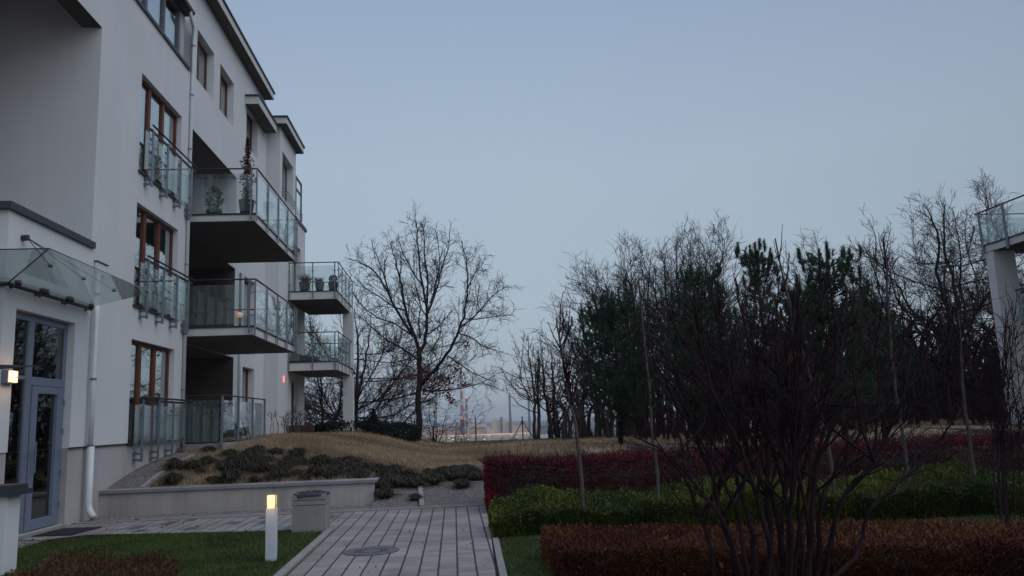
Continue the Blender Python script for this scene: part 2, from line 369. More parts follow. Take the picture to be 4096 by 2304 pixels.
# gravel: strip along the wall, bank beside the wall end, wedge beside the house
gv = sheet('gravel', np.arange(-1.6, .8, .2), np.arange(15.3, 18.0, .2), 'gravel_ground', .014); structure(gv)
flat('gravel', [(-7.3,15.35),(-1.6,15.35),(-1.6,16.34),(-7.3,16.34)], .006, 'gravel_ground')
structure(sheet('gravel', np.array([-6.8,-6.6,-6.4,-6.15]), np.arange(16.5, 20.6, .3), 'gravel_ground', .016))
flat('gravel', [(-6.8,11.9),(-6.2,12.25),(-6.33,13.15),(-6.8,13.4)], .013, 'gravel_ground')
flat('path', [(-1.8,4),(.33,4),(.39,8.6),(.49,12),(.55,15.22),(-6.8,15.22),(-6.8,13.42),(-6.33,13.22),(-5.82,13.62),(-3.3,13.12),(-2.0,12.92),(-1.84,12.7)], .014, 'paving')
# dark accent stones lying flush in the path
mb = MB()
for (x, y) in [(-5.45,14.1),(-5.05,14.55),(-4.8,14.9),(-3.85,14.2),(-3.45,14.75),(-3.3,14.0),(-4.4,13.7),(-2.75,14.9),(-2.3,14.35),(-5.2,13.65)]:
    w = rng.choice([.2,.4]); mb.box(x, x+.2, y, y+rng.choice([.32,.48]), .010, .018)
structure(mb.build('path_accent_stones', mat('paver_dark', (.10,.092,.10), .85, .15, 5, .3, 80)))
# kerbs
kb = MB(); kb.hexa([(-1.93,4,0),(-1.83,4,0),(-1.86,12.75,0),(-1.96,12.75,0),(-1.93,4,.045),(-1.83,4,.045),(-1.86,12.75,.045),(-1.96,12.75,.045)])
structure(kb.build('kerb', 'concrete', bevel=.006))
kb = MB(); kb.hexa([(.335,4,0),(.415,4,0),(.575,12,0),(.495,12,0),(.335,4,.03),(.415,4,.03),(.575,12,.03),(.495,12,.03)])
structure(kb.build('kerb', 'concrete', bevel=.006))
structure(B(-7.0,.6,15.22,15.32,0,.04).build('kerb', 'concrete', bevel=.006))
structure(B(-6.8,.6,15.55,15.6,0,.03).build('kerb', 'concrete', bevel=.004))
def edging(pts, w=.09):
    mb = MB()
    for (x0, y0), (x1, y1) in zip(pts[:-1], pts[1:]):
        mb.bar((x0, y0, float(hgt(x0, y0))+.01), (x1, y1, float(hgt(x1, y1))+.01), w, .10)
    return structure(mb.build('kerb', 'concrete'))
edging([(-.62,15.35),(-.66,16.0),(-.7,16.6),(-.74,17.2)])
edging([(-6.1,16.52),(-6.1,17.3),(-6.1,18.3),(-6.1,19.6)])
edging([(-1.55,17.05),(-.74,17.05),(.2,17.05),(.6,17.05)], .05)
# far plain water, lower than the bank
structure(B(-600, 900, 700, 1440, -30, -29.6).build('water', 'water'))

# ------------------------------------------------------------------ grass
def scatter(n, poly_f, x0, x1, y0, y1):
    x = rng.uniform(x0, x1, n); y = rng.uniform(y0, y1, n); k = poly_f(x, y); x, y = x[k], y[k]
    return np.stack([x, y, hgt(x, y)+.005], 1)
lawn1 = lambda x, y: (y < np.where(x < -5.8, 13.1, 13.5-(x+5.8)*.17)) & (x < -2.02) & (x > -7.5) & ~((x < -6.25) & (y > 11.9))
P = scatter(90000, lawn1, -7.5, -2, 8, 13.6)
g = MB(); g.blades(P, .045, .008, rng, .5); tag(g.build('grass', 'grass_green'), 'short green lawn grass on the left in front of the entrance', 'grass', kind='stuff')
P = scatter(60000, lambda x, y: x > .585+(y-12)*.02, .5, 8, 8.3, 11.4)
g = MB(); g.blades(P, .04, .008, rng, .5); tag(g.build('grass', 'grass_green'), 'short green lawn grass right of the path between the hedges', 'grass', kind='stuff')
mead = lambda x, y: ~((x > -1.7) & (y < 17.8)) & ~((x < -6) & (y < 20.5))
P = scatter(150000, mead, -7, 4, 16.6, 30); P2 = scatter(70000, mead, -7, 24, 28, 42)
g = MB(); g.blades(P, .11, .014, rng, .8); g.blades(P2, .11, .02, rng, .8)
tag(g.build('meadow_grass', 'grass_straw'), 'matted straw-coloured dry grass covering the mound', 'dry grass', kind='stuff')
P = scatter(26000, lambda x, y: (y > 39.5) & (rng.uniform(size=len(x)) < .8), -4.5, 25, 39.5, 42.5)
g = MB(); g.blades(P, .12, .02, rng, .5); tag(g.build('grass', 'grass_green'), 'green grass edge along the far side of the mound', 'grass', kind='stuff')
# gravel stones
def stones(n, f, x0, x1, y0, y1, lab, size=.022):
    P = scatter(n, f, x0, x1, y0, y1); k = len(P)
    base = np.array([(1,0,0),(0,1,0),(-1,0,0),(0,-1,0),(0,0,.8)])
    s_ = rng.uniform(.5, 1.3, (k, 1, 1))*size; a = rng.uniform(0, 2*pi, k)
    Rm = np.zeros((k, 3, 3)); Rm[:, 0, 0] = np.cos(a); Rm[:, 0, 1] = -np.sin(a); Rm[:, 1, 0] = np.sin(a); Rm[:, 1, 1] = np.cos(a)*.7; Rm[:, 2, 2] = 1
    v = np.einsum('kij,pj->kpi', Rm, base)*s_+P[:, None]+rng.normal(size=(k, 5, 3))*size*.15
    t = np.array([(0,1,4),(1,2,4),(2,3,4),(3,0,4)])
    mb = MB(); mb.tris(v.reshape(-1, 3), (np.arange(k)[:, None, None]*5+t[None]).reshape(-1, 3))
    tag(mb.build('gravel_stones', 'stone_bits'), lab, 'gravel', kind='stuff')
stones(5000, lambda x, y: (y > 15.35) & (y < 16.3), -7, -1.6, 15.35, 16.3, 'loose gravel strip along the foot of the low retaining wall')
stones(6000, lambda x, y: y < 17.8, -1.58, .6, 15.62, 17.8, 'loose grey gravel on the bank right of the retaining wall')
stones(2500, lambda x, y: x < -6.16, -6.78, -6.15, 16.5, 20.4, 'gravel bed climbing beside the house wall')
stones(700, lambda x, y: (x+6.5)*.8 + 12.0 < y, -6.75, -6.25, 11.95, 13.2, 'patch of gravel left of the door mat')

# ------------------------------------------------------------------ apartment building
bld = empty('apartment_building', (-7, 22, 0))
tag(bld, 'long white plastered apartment block on the left with glass balconies and brown window frames', 'building')
def facade(mb, X, y0, y1, z0, z1, holes, depth, d=-1):
    """wall face in plane x=X facing +x, rectangular holes with reveals going back by depth"""
    ys_ = sorted({y0, y1, *[h[0] for h in holes], *[h[1] for h in holes]}); zs = sorted({z0, z1, *[h[2] for h in holes], *[h[3] for h in holes]})
    ys_ = [a for a in ys_ if y0 <= a <= y1]; zs = [a for a in zs if z0 <= a <= z1]
    for a, b in zip(ys_[:-1], ys_[1:]):
        for c, e in zip(zs[:-1], zs[1:]):
            m_ = ((a+b)/2, (c+e)/2)
            if any(h[0] < m_[0] < h[1] and h[2] < m_[1] < h[3] for h in holes): continue
            mb.quads([(X,a,c),(X,b,c),(X,b,e),(X,a,e)], [(0,1,2,3)])
    for h in holes:
        a, b, c, e = h[:4]; Xi = X-(h[4] if len(h) > 4 else depth)
        c_, e_ = max(c, z0), min(e, z1)
        for f in ([(X,a,c_),(X,a,e_),(Xi,a,e_),(Xi,a,c_)], [(X,b,e_),(X,b,c_),(Xi,b,c_),(Xi,b,e_)]): mb.quads(f, [(0,1,2,3)])
        if e <= z1: mb.quads([(X,a,e),(X,b,e),(Xi,b,e),(Xi,a,e)], [(0,1,2,3)])
        if c >= z0: mb.quads([(X,b,c),(X,a,c),(Xi,a,c),(Xi,b,c)], [(0,1,2,3)])
S1, S2, S3 = -6.8, -7.35, -6.8
PL = 1.36
# section 1 + entrance block + overhanging top storey
h1 = [(17.54,20.2,7.3,9.57),(17.54,20.2,4.3,6.57),(17.54,20.2,PL,3.56)]
w = MB()
facade(w, S1, 15.45, 20.85, PL, 11.02, h1, .15)
facade(w, S1, 12.6, 15.45, PL, 5.08, [(12.97,14.96,0,3.58)], .15)
facade(w, S1, 8.0, 15.45, 9.58, 11.02, [], .15)
w.quads([(S1,20.85,PL),(S2,20.85,PL),(S2,20.85,12.6),(S1,20.85,12.6)], [(0,1,2,3)])
w.quads([(-16,15.45,5.1),(S1,15.45,5.1),(S1,15.45,9.58),(-16,15.45,9.58)], [(0,1,2,3)])
w.quads([(-16,15.45,9.58),(S1-.38,15.45,9.58),(S1-.38,15.45,10.3),(-16,15.45,10.3)], [(0,1,2,3)])
w.quads([(-16,12.6,PL),(S1,12.6,PL),(S1,12.6,5.08),(-16,12.6,5.08)], [(0,1,2,3)])
w.build('wall', 'plaster', bld)
w = MB()
facade(w, S1-.02, 15.45, 20.85, 0, PL, [], .15)
facade(w, S1-.02, 12.6, 15.45, 0, PL, [(12.97,14.96,.06,3.58)], .13)
w.quads([(S1,12.6,PL),(S1,15.45,PL),(S1-.02,15.45,PL),(S1-.02,12.6,PL)], [(3,2,1,0)])
w.quads([(-16,12.62,0),(S1-.02,12.62,0),(S1-.02,12.62,PL),(-16,12.62,PL)], [(0,1,2,3)])
w.build('plinth', 'plinth_plaster', bld)
w = MB(); w.box(S1-.38, S1-.004, 8.0, 15.44, 9.575, 9.8); w.box(-16, S1-.38, 8.0, 15.44, 10.3, 10.4)
w.quads([(S1-.38,8,9.58),(S1-.38,15.45,9.58),(S1-.38,15.45,10.3),(S1-.38,8,10.3)], [(0,1,2,3)])
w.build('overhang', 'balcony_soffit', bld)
w = MB(); w.box(-16, S1+.06, 12.52, 15.5, 5.08, 5.2); w.build('coping', 'dark_metal', bld)
# metal drip lines
w = MB(); w.box(S1, S1+.02, 15.5, 20.85, PL-.015, PL+.01); w.box(S1, S1+.02, 14.96, 15.45, PL-.015, PL+.01); w.build('drip_edge', 'dark_metal', bld)
# roof and inner shell of the whole block (keeps rooms dark)
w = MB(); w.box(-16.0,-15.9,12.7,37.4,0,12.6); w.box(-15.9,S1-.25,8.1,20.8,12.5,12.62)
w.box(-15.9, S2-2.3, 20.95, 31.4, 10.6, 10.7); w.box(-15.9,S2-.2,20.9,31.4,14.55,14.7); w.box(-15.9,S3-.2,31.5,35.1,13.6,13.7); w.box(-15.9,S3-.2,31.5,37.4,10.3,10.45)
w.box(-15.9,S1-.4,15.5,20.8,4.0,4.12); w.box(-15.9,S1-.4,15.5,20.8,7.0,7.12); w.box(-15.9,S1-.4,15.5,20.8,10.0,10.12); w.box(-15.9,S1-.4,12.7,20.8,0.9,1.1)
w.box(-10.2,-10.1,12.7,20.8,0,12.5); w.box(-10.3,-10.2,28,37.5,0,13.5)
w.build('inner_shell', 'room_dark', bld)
# section 2
h2 = [(22.98,24.66,11.86,13.43),(25.34,26.99,11.86,13.43),(28.75,30.44,11.86,13.43),
      (22.6,27.6,7.2,10.22,2.2),(22.6,27.6,4.2,7.0,2.2),(22.6,27.6,1.25,3.95,2.2),
      (28.82,30.45,4.2,6.97,.25),(28.8,30.45,1.3,3.73,.25)]
w = MB(); facade(w, S2, 20.85, 31.94, 1.25, 14.7, h2, .25)
w.quads([(-16,31.5,10.4),(-16,31.5,14.7),(S2,31.5,14.7),(S2,31.5,10.4)], [(0,1,2,3)])
w.quads([(-16,20.86,12.6),(S2,20.86,12.6),(S2,20.86,14.7),(-16,20.86,14.7)], [(0,1,2,3)])
w.build('wall', 'plaster', bld)
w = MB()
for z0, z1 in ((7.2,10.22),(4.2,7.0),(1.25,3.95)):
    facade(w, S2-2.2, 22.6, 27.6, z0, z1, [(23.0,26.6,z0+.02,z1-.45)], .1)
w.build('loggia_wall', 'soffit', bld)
w = MB(); facade(w, S2-.02, 20.85, 31.94, 0, 1.25, [], .1); w.build('plinth', 'plinth_plaster', bld)
for z0, z1 in ((7.2,10.22),(4.2,7.0),(1.25,3.95)):
    f = MB()
    for y in (23.0, 24.2, 25.4, 26.52): f.box(S2-2.32, S2-2.24, y, y+.08, z0+.02, z1-.45)
    f.box(S2-2.32, S2-2.24, 23.08, 26.52, z1-.55, z1-.45)
    f = f.build('balcony_door', 'window_wood', bld)
    B(S2-2.3, S2-2.28, 23.0, 26.6, z0+.02, z1-.5).build('pane', 'pane', f)
    B(S2-2.42, S2-2.40, 24.3, 24.9, z0+.02, z1-.5).build('curtain', 'curtain', f)
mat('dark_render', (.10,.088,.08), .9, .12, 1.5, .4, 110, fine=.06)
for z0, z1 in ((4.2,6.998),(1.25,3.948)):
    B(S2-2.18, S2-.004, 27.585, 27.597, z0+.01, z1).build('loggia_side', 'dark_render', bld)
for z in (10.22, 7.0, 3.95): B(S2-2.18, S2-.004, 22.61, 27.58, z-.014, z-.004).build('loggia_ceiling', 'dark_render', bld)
# section 3
h3 = [(32.39,34.63,10.9,12.85),(34.6,36.5,7.3,9.52),(34.6,36.5,4.3,6.55),(34.6,36.2,1.3,3.51)]
w = MB(); facade(w, S3, 31.94, 35.2, 10.65, 13.8, h3[:1], .3); facade(w, S3, 31.94, 37.6, 0, 10.65, h3[1:], .25)
w.quads([(S2,31.94,0),(S3,31.94,0),(S3,31.94,13.8),(S2,31.94,13.8)], [(0,1,2,3)])
w.quads([(S3,37.6,0),(-16,37.6,0),(-16,37.6,10.65),(S3,37.6,10.65)], [(0,1,2,3)])
w.quads([(S3,35.2,10.6),(-16,35.2,10.6),(-16,35.2,13.8),(S3,35.2,13.8)], [(0,1,2,3)])
w.build('wall', 'plaster', bld)
B(-9, S3+.06, 35.2, 37.75, 10.65, 10.8).build('parapet_coping', 'dark_metal', bld)
# roofs
def roof(x0, x1, y0, y1, z0, z1):
    r = B(x0, x1, y0, y1, z0, z1).build('roof', 'slab_edge', bld)
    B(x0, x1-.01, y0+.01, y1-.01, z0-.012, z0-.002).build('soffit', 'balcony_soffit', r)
    B(x0, x1+.05, y0-.05, y1+.06, z1+.002, z1+.06).build('roof_edge', 'dark_metal', r)
roof(-16, -6.98, 20.0, 31.5, 14.72, 14.98)
roof(S2+.005, -6.86, 28.5, 31.54, 13.33, 13.62)
roof(-15, -6.48, 31.6, 35.4, 13.76, 14.02)
# dormer glazing on section 1
B(S1-.1, S1+.05, 8.0, 20.6, 11.02, 11.1).build('window_sill', 'dark_metal', bld)
f = MB()
for y in (15.4,16.6,17.84,18.98,20.05): f.box(S1-.2, S1-.1, y, y+.12, 11.1, 12.5)
f.box(S1-.2, S1-.1, 8, 20.17, 11.1, 11.17); f.box(S1-.2, S1-.1, 8, 20.17, 12.43, 12.5)
f = f.build('window', 'grey_frame', bld); B(S1-.17, S1-.15, 8, 20.17, 11.1, 12.5).build('pane', 'pane', f)
B(S1-.30, S1-.28, 18.3, 19.9, 11.1, 12.4).build('curtain', 'curtain', f)
B(S2, S1-.1, 20.17, 20.5, 11.1, 12.55).build('dormer_side', 'plinth_plaster', bld)
B(-16, S1+.06, 8, 20.5, 12.5, 12.62).build('roof', 'dark_metal', bld)
g = MB(); g.tube([(S1+.1, 8, 12.62), (S1+.1, 20.5, 12.6)], .07, 10); g.build('gutter', 'dark_metal', bld, smooth=True)
# windows
def window(X, y0, y1, z0, z1, mull, wood='window_wood', curtains=(), sill=True, fw=.07, roll=None, glass='pane'):
    x1, x0 = X+.03, X-.04
    f = MB()
    f.box(x0, x1, y0, y0+fw, z0, z1); f.box(x0, x1, y1-fw, y1, z0, z1)
    f.box(x0, x1, y0+fw, y1-fw, z1-fw, z1); f.box(x0, x1, y0+fw, y1-fw, z0, z0+fw)
    for m_ in mull: f.box(x0, x1+.012, m_-.07, m_+.07, z0+fw, z1-fw)
    f = f.build('window', wood, bld, bevel=.006)
    B(X-.012, X-.002, y0+.03, y1-.03, z0+.03, z1-.03).build('pane', glass, f)
    for a, b in curtains:
        c = MB(); n = int((b-a)/.04)+2; yy = np.linspace(a, b, n); xx = X-.14+.02*np.sin(yy*38)+.01*np.sin(yy*91)
        v = np.concatenate([np.stack([xx, yy, np.full(n, z0+.05)], 1), np.stack([xx, yy, np.full(n, z1-.05)], 1)])
        c.quads(v, [(i, i+1, n+i+1, n+i) for i in range(n-1)]); c.build('curtain', 'curtain', f, smooth=True)
    if sill: B(X-.02, X+.25 if X > S2-.2 and X < S2 else X+.2, y0-.03, y1+.06, z0-.05, z0-.004).build('sill', 'dark_metal', f)
    return f
XW = S1-.15
window(XW, 17.54,20.2,7.3,9.57,(18.34,19.22),curtains=((17.7,18.2),(19.4,20.1)))
window(XW, 17.54,20.2,4.3,6.57,(18.34,19.22),curtains=((19.4,20.1),(17.62,17.9)))
window(XW, 17.54,20.2,PL+.02,3.56,(18.34,19.22),curtains=((19.3,20.1),(18.5,18.8)))
window(S2-.25, 22.98,24.66,11.86,13.43,(23.8,),curtains=((23.9,24.5),))
window(S2-.25, 25.34,26.99,11.86,13.43,(26.15,),curtains=((26.3,26.9),(25.5,25.8)))
window(S2-.25, 28.75,30.44,11.86,13.43,(29.5,),curtains=((29.0,29.3),))
window(S2-.25, 28.82,30.45,4.22,6.97,(29.6,),sill=False,curtains=((28.9,29.3),))
window(S2-.25, 28.8,30.45,1.32,3.73,(29.6,),sill=False,curtains=((29.7,30.3),))
fw3 = window(S3-.3, 32.39,34.63,10.92,12.85,(33.1,33.8),'grey_frame',sill=False,curtains=((34.0,34.5),))
window(S3-.25, 34.6,36.5,7.32,9.52,(35.5,),sill=False,curtains=((35.6,36.3),))
window(S3-.25, 34.6,36.5,4.32,6.55,(35.5,),sill=False,curtains=((35.6,36.3),))
window(S3-.25, 34.6,36.2,1.32,3.51,(35.4,),sill=False,curtains=((35.5,36.0),))
for z in (10.98, 11.12, 11.26):
    t = MB(); t.tube([(S3-.02,32.35,z),(S3+.1,32.42,z),(S3+.1,34.6,z),(S3-.02,34.67,z)], .014, 5); t.build('safety_bar', 'grey_frame', fw3)
# terrace screen on section 3
f = MB()
for y in (35.25, 36.55): f.box(S3-.05, S3+.02, y, y+.07, 10.8, 12.7)
f.box(S3-.05, S3+.02, 35.32, 36.55, 12.62, 12.7); f.box(S3-.05, S3+.02, 35.32, 36.55, 12.1, 12.15)
f = f.build('terrace_screen', 'grey_frame', bld); B(S3-.02, S3-.01, 35.32, 36.55, 10.8, 12.62).build('glass_panel', 'rail_glass', f)
for z in (10.95, 11.08, 11.21): t = MB(); t.tube([(S3+.06,35.2,z),(S3+.06,36.65,z)], .012, 5); t.build('safety_bar', 'grey_frame', f)
# entrance door set
XD = S1-.155
f = MB()
f.box(XD-.04, XD+.03, 12.97, 13.03, .06, 3.58); f.box(XD-.04, XD+.03, 14.86, 14.96, .06, 3.58)
f.box(XD-.04, XD+.03, 13.03, 14.86, 3.46, 3.58); f.box(XD-.04, XD+.03, 13.03, 14.86, .06, .14)
f.box(XD-.04, XD+.045, 13.62, 13.78, .14, 3.46); f.box(XD-.04, XD+.03, 13.78, 14.86, 2.42, 2.56); f.box(XD-.04, XD+.03, 13.03, 13.62, 2.5, 2.56)
door = f.build('entrance_door', 'door_metal', bld, bevel=.006)
f = MB(); f.box(XD-.01, XD+.06, 13.80, 13.98, .08, 2.41); f.box(XD-.01, XD+.06, 14.66, 14.85, .08, 2.41); f.box(XD-.01, XD+.06, 13.98, 14.66, 2.29, 2.41); f.box(XD-.01, XD+.06, 13.98, 14.66, .08, .24)
f.build('door_leaf', 'door_metal', door, bevel=.005)
B(XD-.005, XD+.005, 13.03, 14.86, .1, 3.5).build('pane', 'door_pane', door)
for z in (.4, .95, 1.65, 2.15): t = MB(); t.tube([(XD+.075,14.86,z-.05),(XD+.075,14.86,z+.05)], .018, 8); t.build('hinge', 'steel', door)
t = MB(); t.tube([(XD+.1,13.86,1.0),(XD+.13,13.86,1.0),(XD+.13,13.86,1.5),(XD+.1,13.86,1.5)], .015, 8); t.build('handle', 'steel', door)
B(XD-.02, S1+.03, 12.97, 14.96, .012, .055).build('threshold', 'concrete', bld)
for lx, ly, lz, e in ((S1+.22, 12.8, 2.5, 2.2), (-2.235, 10.06, .72, .9), (-2.08, 10.23, .72, .5)):
    ld = bpy.data.lights.new('lamp_light', 'POINT'); lo_ = bpy.data.objects.new('lamp_light', ld); C.objects.link(lo_); lo_.location = (lx, ly, lz); ld.energy = e; ld.color = (1, .58, .25); ld.shadow_soft_size = .06
# wall lamp left of the door
l = B(S1+.005, S1+.10, 12.66, 12.93, 2.40, 2.60).build('wall_lamp', 'steel', bld)
l['label'] = 'lit square wall lamp with warm glow beside the entrance door'
B(S1+.10, S1+.112, 12.675, 12.915, 2.415, 2.585).build('lamp_glass', 'lamp_glow', l)
B(S1+.113, S1+.120, 12.66, 12.93, 2.485, 2.498).build('lamp_bar', 'steel', l)
# glass canopy round the corner of the entrance block
can = MB(); 
def plate(mb, c, th=.014):
    c = [np.array(p, float) for p in c]; n = np.cross(c[1]-c[0], c[3]-c[0]); n /= np.linalg.norm(n)
    mb.hexa([p-n*th/2 for p in c]+[p+n*th/2 for p in c])
XO, YO, ZW, ZO = -5.62, 11.46, 3.93, 4.19
plate(can, [(S1+.04,12.62,ZW),(XO,YO,ZO),(XO,15.38,ZO),(S1+.04,15.38,ZW)])
plate(can, [(-12,12.56,ZW),(-12,YO,ZO),(XO-.01,YO,ZO),(S1+.03,12.6,ZW)])
can = can.build('glass_canopy', 'canopy_glass', bld)
t = MB(); t.tube([(S1+.04,12.62,ZW),(XO,YO,ZO)], .012, 6); t.tube([(-12,YO,ZO),(XO,YO,ZO),(XO,15.38,ZO)], .009, 6); t.build('canopy_edge', 'dark_metal', can)
t = MB(); t.tube([(S1+.07,12.6,ZW-.03),(S1+.07,15.42,ZW-.03)], .035, 8)
for y in (12.75,13.5,13.62,14.4,14.5,15.3): t.tube([(S1,y,ZW-.05),(S1+.16,y,ZW)], .028, 8); t.box(S1+.08, S1+.15, y-.03, y+.03, ZW-.03, ZW+.05)
t.tube([(-12,12.55,ZW-.03),(S1+.07,12.55,ZW-.03)], .035, 8); t.build('canopy_bracket', 'dark_metal', can, smooth=True)
def clip_(x, y, z): return [(x, y, z-.02), (x, y, z+.03)]
fit = (S1+.03, 13.0, 4.72)
t = MB(); t.tube([(S1,13.0,4.72),(S1+.1,13.0,4.72)], .05, 8)
for tgt in ((-6.0,12.3,4.11),(-6.0,13.4,4.11),(-6.0,14.6,4.11)):
    t.tube([(S1+.08,13.0,4.72), tgt], .008, 5); t.tube(clip_(*tgt), .035, 8)
t.tube([(-7.9,12.55,4.72), (-6.95,11.9,4.09)], .008, 5); t.tube(clip_(-6.95,11.9,4.09), .035, 8)
t.build('tie_rod', 'dark_metal', can)
# overflow spout
t = MB(); t.box(S1+.01, S1+.05, 15.6, 16.05, 4.62, 4.85); t.build('overflow_box', 'plaster', bld)
t = MB(); t.box(S1, S1+.07, 15.58, 16.1, 4.85, 4.872); t.build('overflow_cap', 'dark_metal', bld)
# drainpipes
def pipe(pts, r, name='drainpipe', m='pipe_white', clips=()):
    t = MB(); t.tube(pts, r, 12); o = t.build(name, m, bld, smooth=True)
    for z in clips:
        x, y = pts[1][0], pts[1][1]; b = MB(); b.tube([(x, y, z-.02),(x, y, z+.02)], r+.012, 12); b.build('pipe_clip', 'steel', o)
    return o
pipe([(S1+.10,15.56,4.6),(S1+.10,15.56,2.5),(S1+.10,15.57,1.36)], .045, clips=(4.2,2.6,1.38))
pipe([(S1+.11,15.57,1.36),(S1+.11,15.57,.42),(S1+.11,15.58,.30),(S1+.14,15.57,.20),(S1+.24,15.5,.10)], .062)
pipe([(S1+.10,20.3,12.58),(S1+.09,20.4,12.42),(S1+.07,20.66,12.32),(S1+.05,20.78,12.2),(S1+.05,20.78,11.8),(S1+.05,20.78,1.4)], .045)
for z in (11.8,10.4,8.9,7.0,5.8,4.0,2.6): o = MB(); o.tube([(S1+.05,20.78,z-.02),(S1+.05,20.78,z+.02)], .058, 10); o.build('pipe_clip', 'steel', bld)
pipe([(S2+.06,28.15,7.0),(S2+.06,28.15,1.3)], .04)
pipe([(S2+.06,28.15,6.95),(S2+.06,28.15,4.2)], .043, m='steel')
# Juliet railings on section 1
def juliet(z):
    j = MB(); j.tube([(S1+.22,17.7,z+1.09),(S1+.22,20.95,z+1.09)], .022, 8); j = j.build('juliet_railing', 'rail_wood', bld, smooth=True)
    b = MB(); b.bar((S1+.13,17.75,z+1.03), (S1+.13,20.95,z+1.03), .03, .05)
    b.tube([(S1+.13,20.75,z+1.03),(S1+.22,20.95,z+1.09)], .012, 6); b.build('rail', 'dark_metal', j)
    for y in (17.92,18.88,19.80,20.65):
        p = MB(); p.box(S1+.14, S1+.16, y-.055, y+.055, z-.27, z+1.06)
        for dz in (-.12, -.25): p.box(S1+.004, S1+.14, y-.045, y-.015, z+dz, z+dz+.05); p.box(S1+.004, S1+.03, y-.07, y+.01, z+dz-.01, z+dz+.06)
        for dz in (.2, .8): p.box(S1+.11, S1+.138, y-.11, y+.11, z+dz, z+dz+.04)
        p.build('post', 'steel', j)
    for a, b in ((17.55,17.86),(17.98,18.82),(18.94,19.74),(19.86,20.59)):
        B(S1+.115, S1+.127, a, b, z+.02, z+.93).build('glass_panel', 'rail_glass', j)
    t = MB(); t.tube([(S1+.1,17.6,z+.72),(S1+.1,20.65,z+.72)], .01, 5); t.build('rail', 'steel', j)
juliet(7.3); juliet(4.3); juliet(1.23)
# balconies: slab > soffit, posts, glass, handrail
def balcony(x0, x1, y0, y1, z0, z1, posts_y, name='balcony', front=True, back=True, mid_x=(), b=bld, s=1):
    sl = B(x0, x1, y0, y1, z0, z1-.03).build(name, 'slab_edge', b, bevel=.008)
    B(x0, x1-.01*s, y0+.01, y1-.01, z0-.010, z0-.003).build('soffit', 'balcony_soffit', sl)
    B(x0, x1+.03*s, y0-.03, y1+.03, z1-.028, z1+.01).build('deck', 'dark_metal', sl)
    zr = z1+1.22; xo = x1+.06*s
    pts = [(xo, posts_y[0], zr), (xo, posts_y[-1], zr)]
    if front: pts = [(x0 if not front is True else x0, posts_y[0], zr)]+pts
    if back: pts = pts+[(x0, posts_y[-1], zr)]
    h = MB()
    for a, c in zip(pts[:-1], pts[1:]): h.tube([a, c], .022, 8)
    h.build('handrail', 'rail_wood', sl, smooth=True)
    for i, y in enumerate(posts_y):
        p = MB(); p.box(xo-.01, xo+.012, y-.055, y+.055, z0-.02, zr-.02)
        for dz in (.25, .85): p.box(xo-.03, xo-.012, y-.1, y+.1, z1+dz, z1+dz+.04)
        p.build('post', 'steel', sl)
    for a, c in zip(posts_y[:-1], posts_y[1:]):
        B(xo-.022, xo-.012, a+.08, c-.08, z1+.06, z1+1.08).build('glass_panel', 'rail_glass', sl)
    xi = x0 if x0 < x1 else x0
    for on, y, sy in ((front, posts_y[0], 1), (back, posts_y[-1], -1)):
        if not on: continue
        xs_ = [x0+.05*s, *mid_x, x1-.08*s]
        for xx in xs_:
            p = MB(); p.box(xx-.022, xx+.022, y-.045, y-.02, z0+.02, zr-.02)
            for dz in (.25, .85): p.box(xx-.07, xx+.07, y-.018, y-.004, z1+dz, z1+dz+.03)
            p.build('post', 'steel', sl)
        for a, c in zip(xs_[:-1], xs_[1:]):
            B(a+.03*s, c-.03*s, y-.003, y+.008, z1+.05, z1+1.08).build('glass_panel', 'rail_glass', sl)
    return sl
for z0, z1 in ((7.0,7.2),(3.97,4.2)):
    balcony(S2+.004, -5.13, 21.05, 26.6, z0, z1, (21.0,22.34,23.70,25.03,26.2,26.56)[:])
for z0, z1 in ((6.82,7.17),(3.84,4.2)):
    balcony(S3+.004, -4.78, 33.75, 38.62, z0, z1, (33.75,34.95,36.15,37.35,38.6), mid_x=(-5.78,))
w = MB(); w.box(-5.12, -4.66, 38.1, 38.55, 0, 3.84); w.box(-5.12, -4.66, 38.1, 38.55, 4.2, 6.82); w.build('column', 'plaster', bld)
# ground terrace
tr = B(S2+.004, -5.80, 20.95, 31.5, 1.0, 1.24).build('terrace', 'concrete', bld)
h = MB(); h.tube([(S1,20.9,2.44),(-5.83,20.9,2.44)], .02, 8); h.tube([(-5.83,20.9,2.44),(-5.83,25.6,2.44)], .02, 8); h.build('handrail', 'rail_wood', tr)
for y in (20.9,22.45,24.0,25.5):
    B(-5.84,-5.80,y-.055,y+.055,1.05,2.42).build('post', 'steel', tr)
for a, c in ((20.98,22.36),(22.54,23.92),(24.08,25.42)): B(-5.86,-5.85,a,c,1.28,2.32).build('glass_panel', 'rail_glass', tr)
B(S1+.06,-5.9,20.92,20.93,1.28,2.32).build('glass_panel', 'rail_glass', tr); B(S1+.02,S1+.06,20.88,20.93,1.2,2.42).build('post', 'steel', tr)
# red marker light on section 3
l = B(S3+.005, S3+.05, 32.87, 32.97, 3.34, 3.60).build('marker_light', 'red_glow', bld); l['label'] = 'small upright red light on the white wall'
# lamp reflection in the level-one window, built as a glowing ball on a stand
lo = MB(); lo.lathe(-7.12, 27.35, [(.02,5.28),(.10,5.29),(.13,5.35),(.09,5.42),(.02,5.45)], 14); tag(lo.build('reflection_ball', 'orange_glow', loc=(-7.12,27.35,4.21)), 'small glowing orange ball standing for a lamp reflection in the middle balcony window', 'lamp')
st = MB(); st.tube([(-7.12,27.35,4.21),(-7.12,27.35,5.22)], .015, 6); o = st.build('ball_stand', 'dark_metal', bpy.data.objects['reflection_ball'])

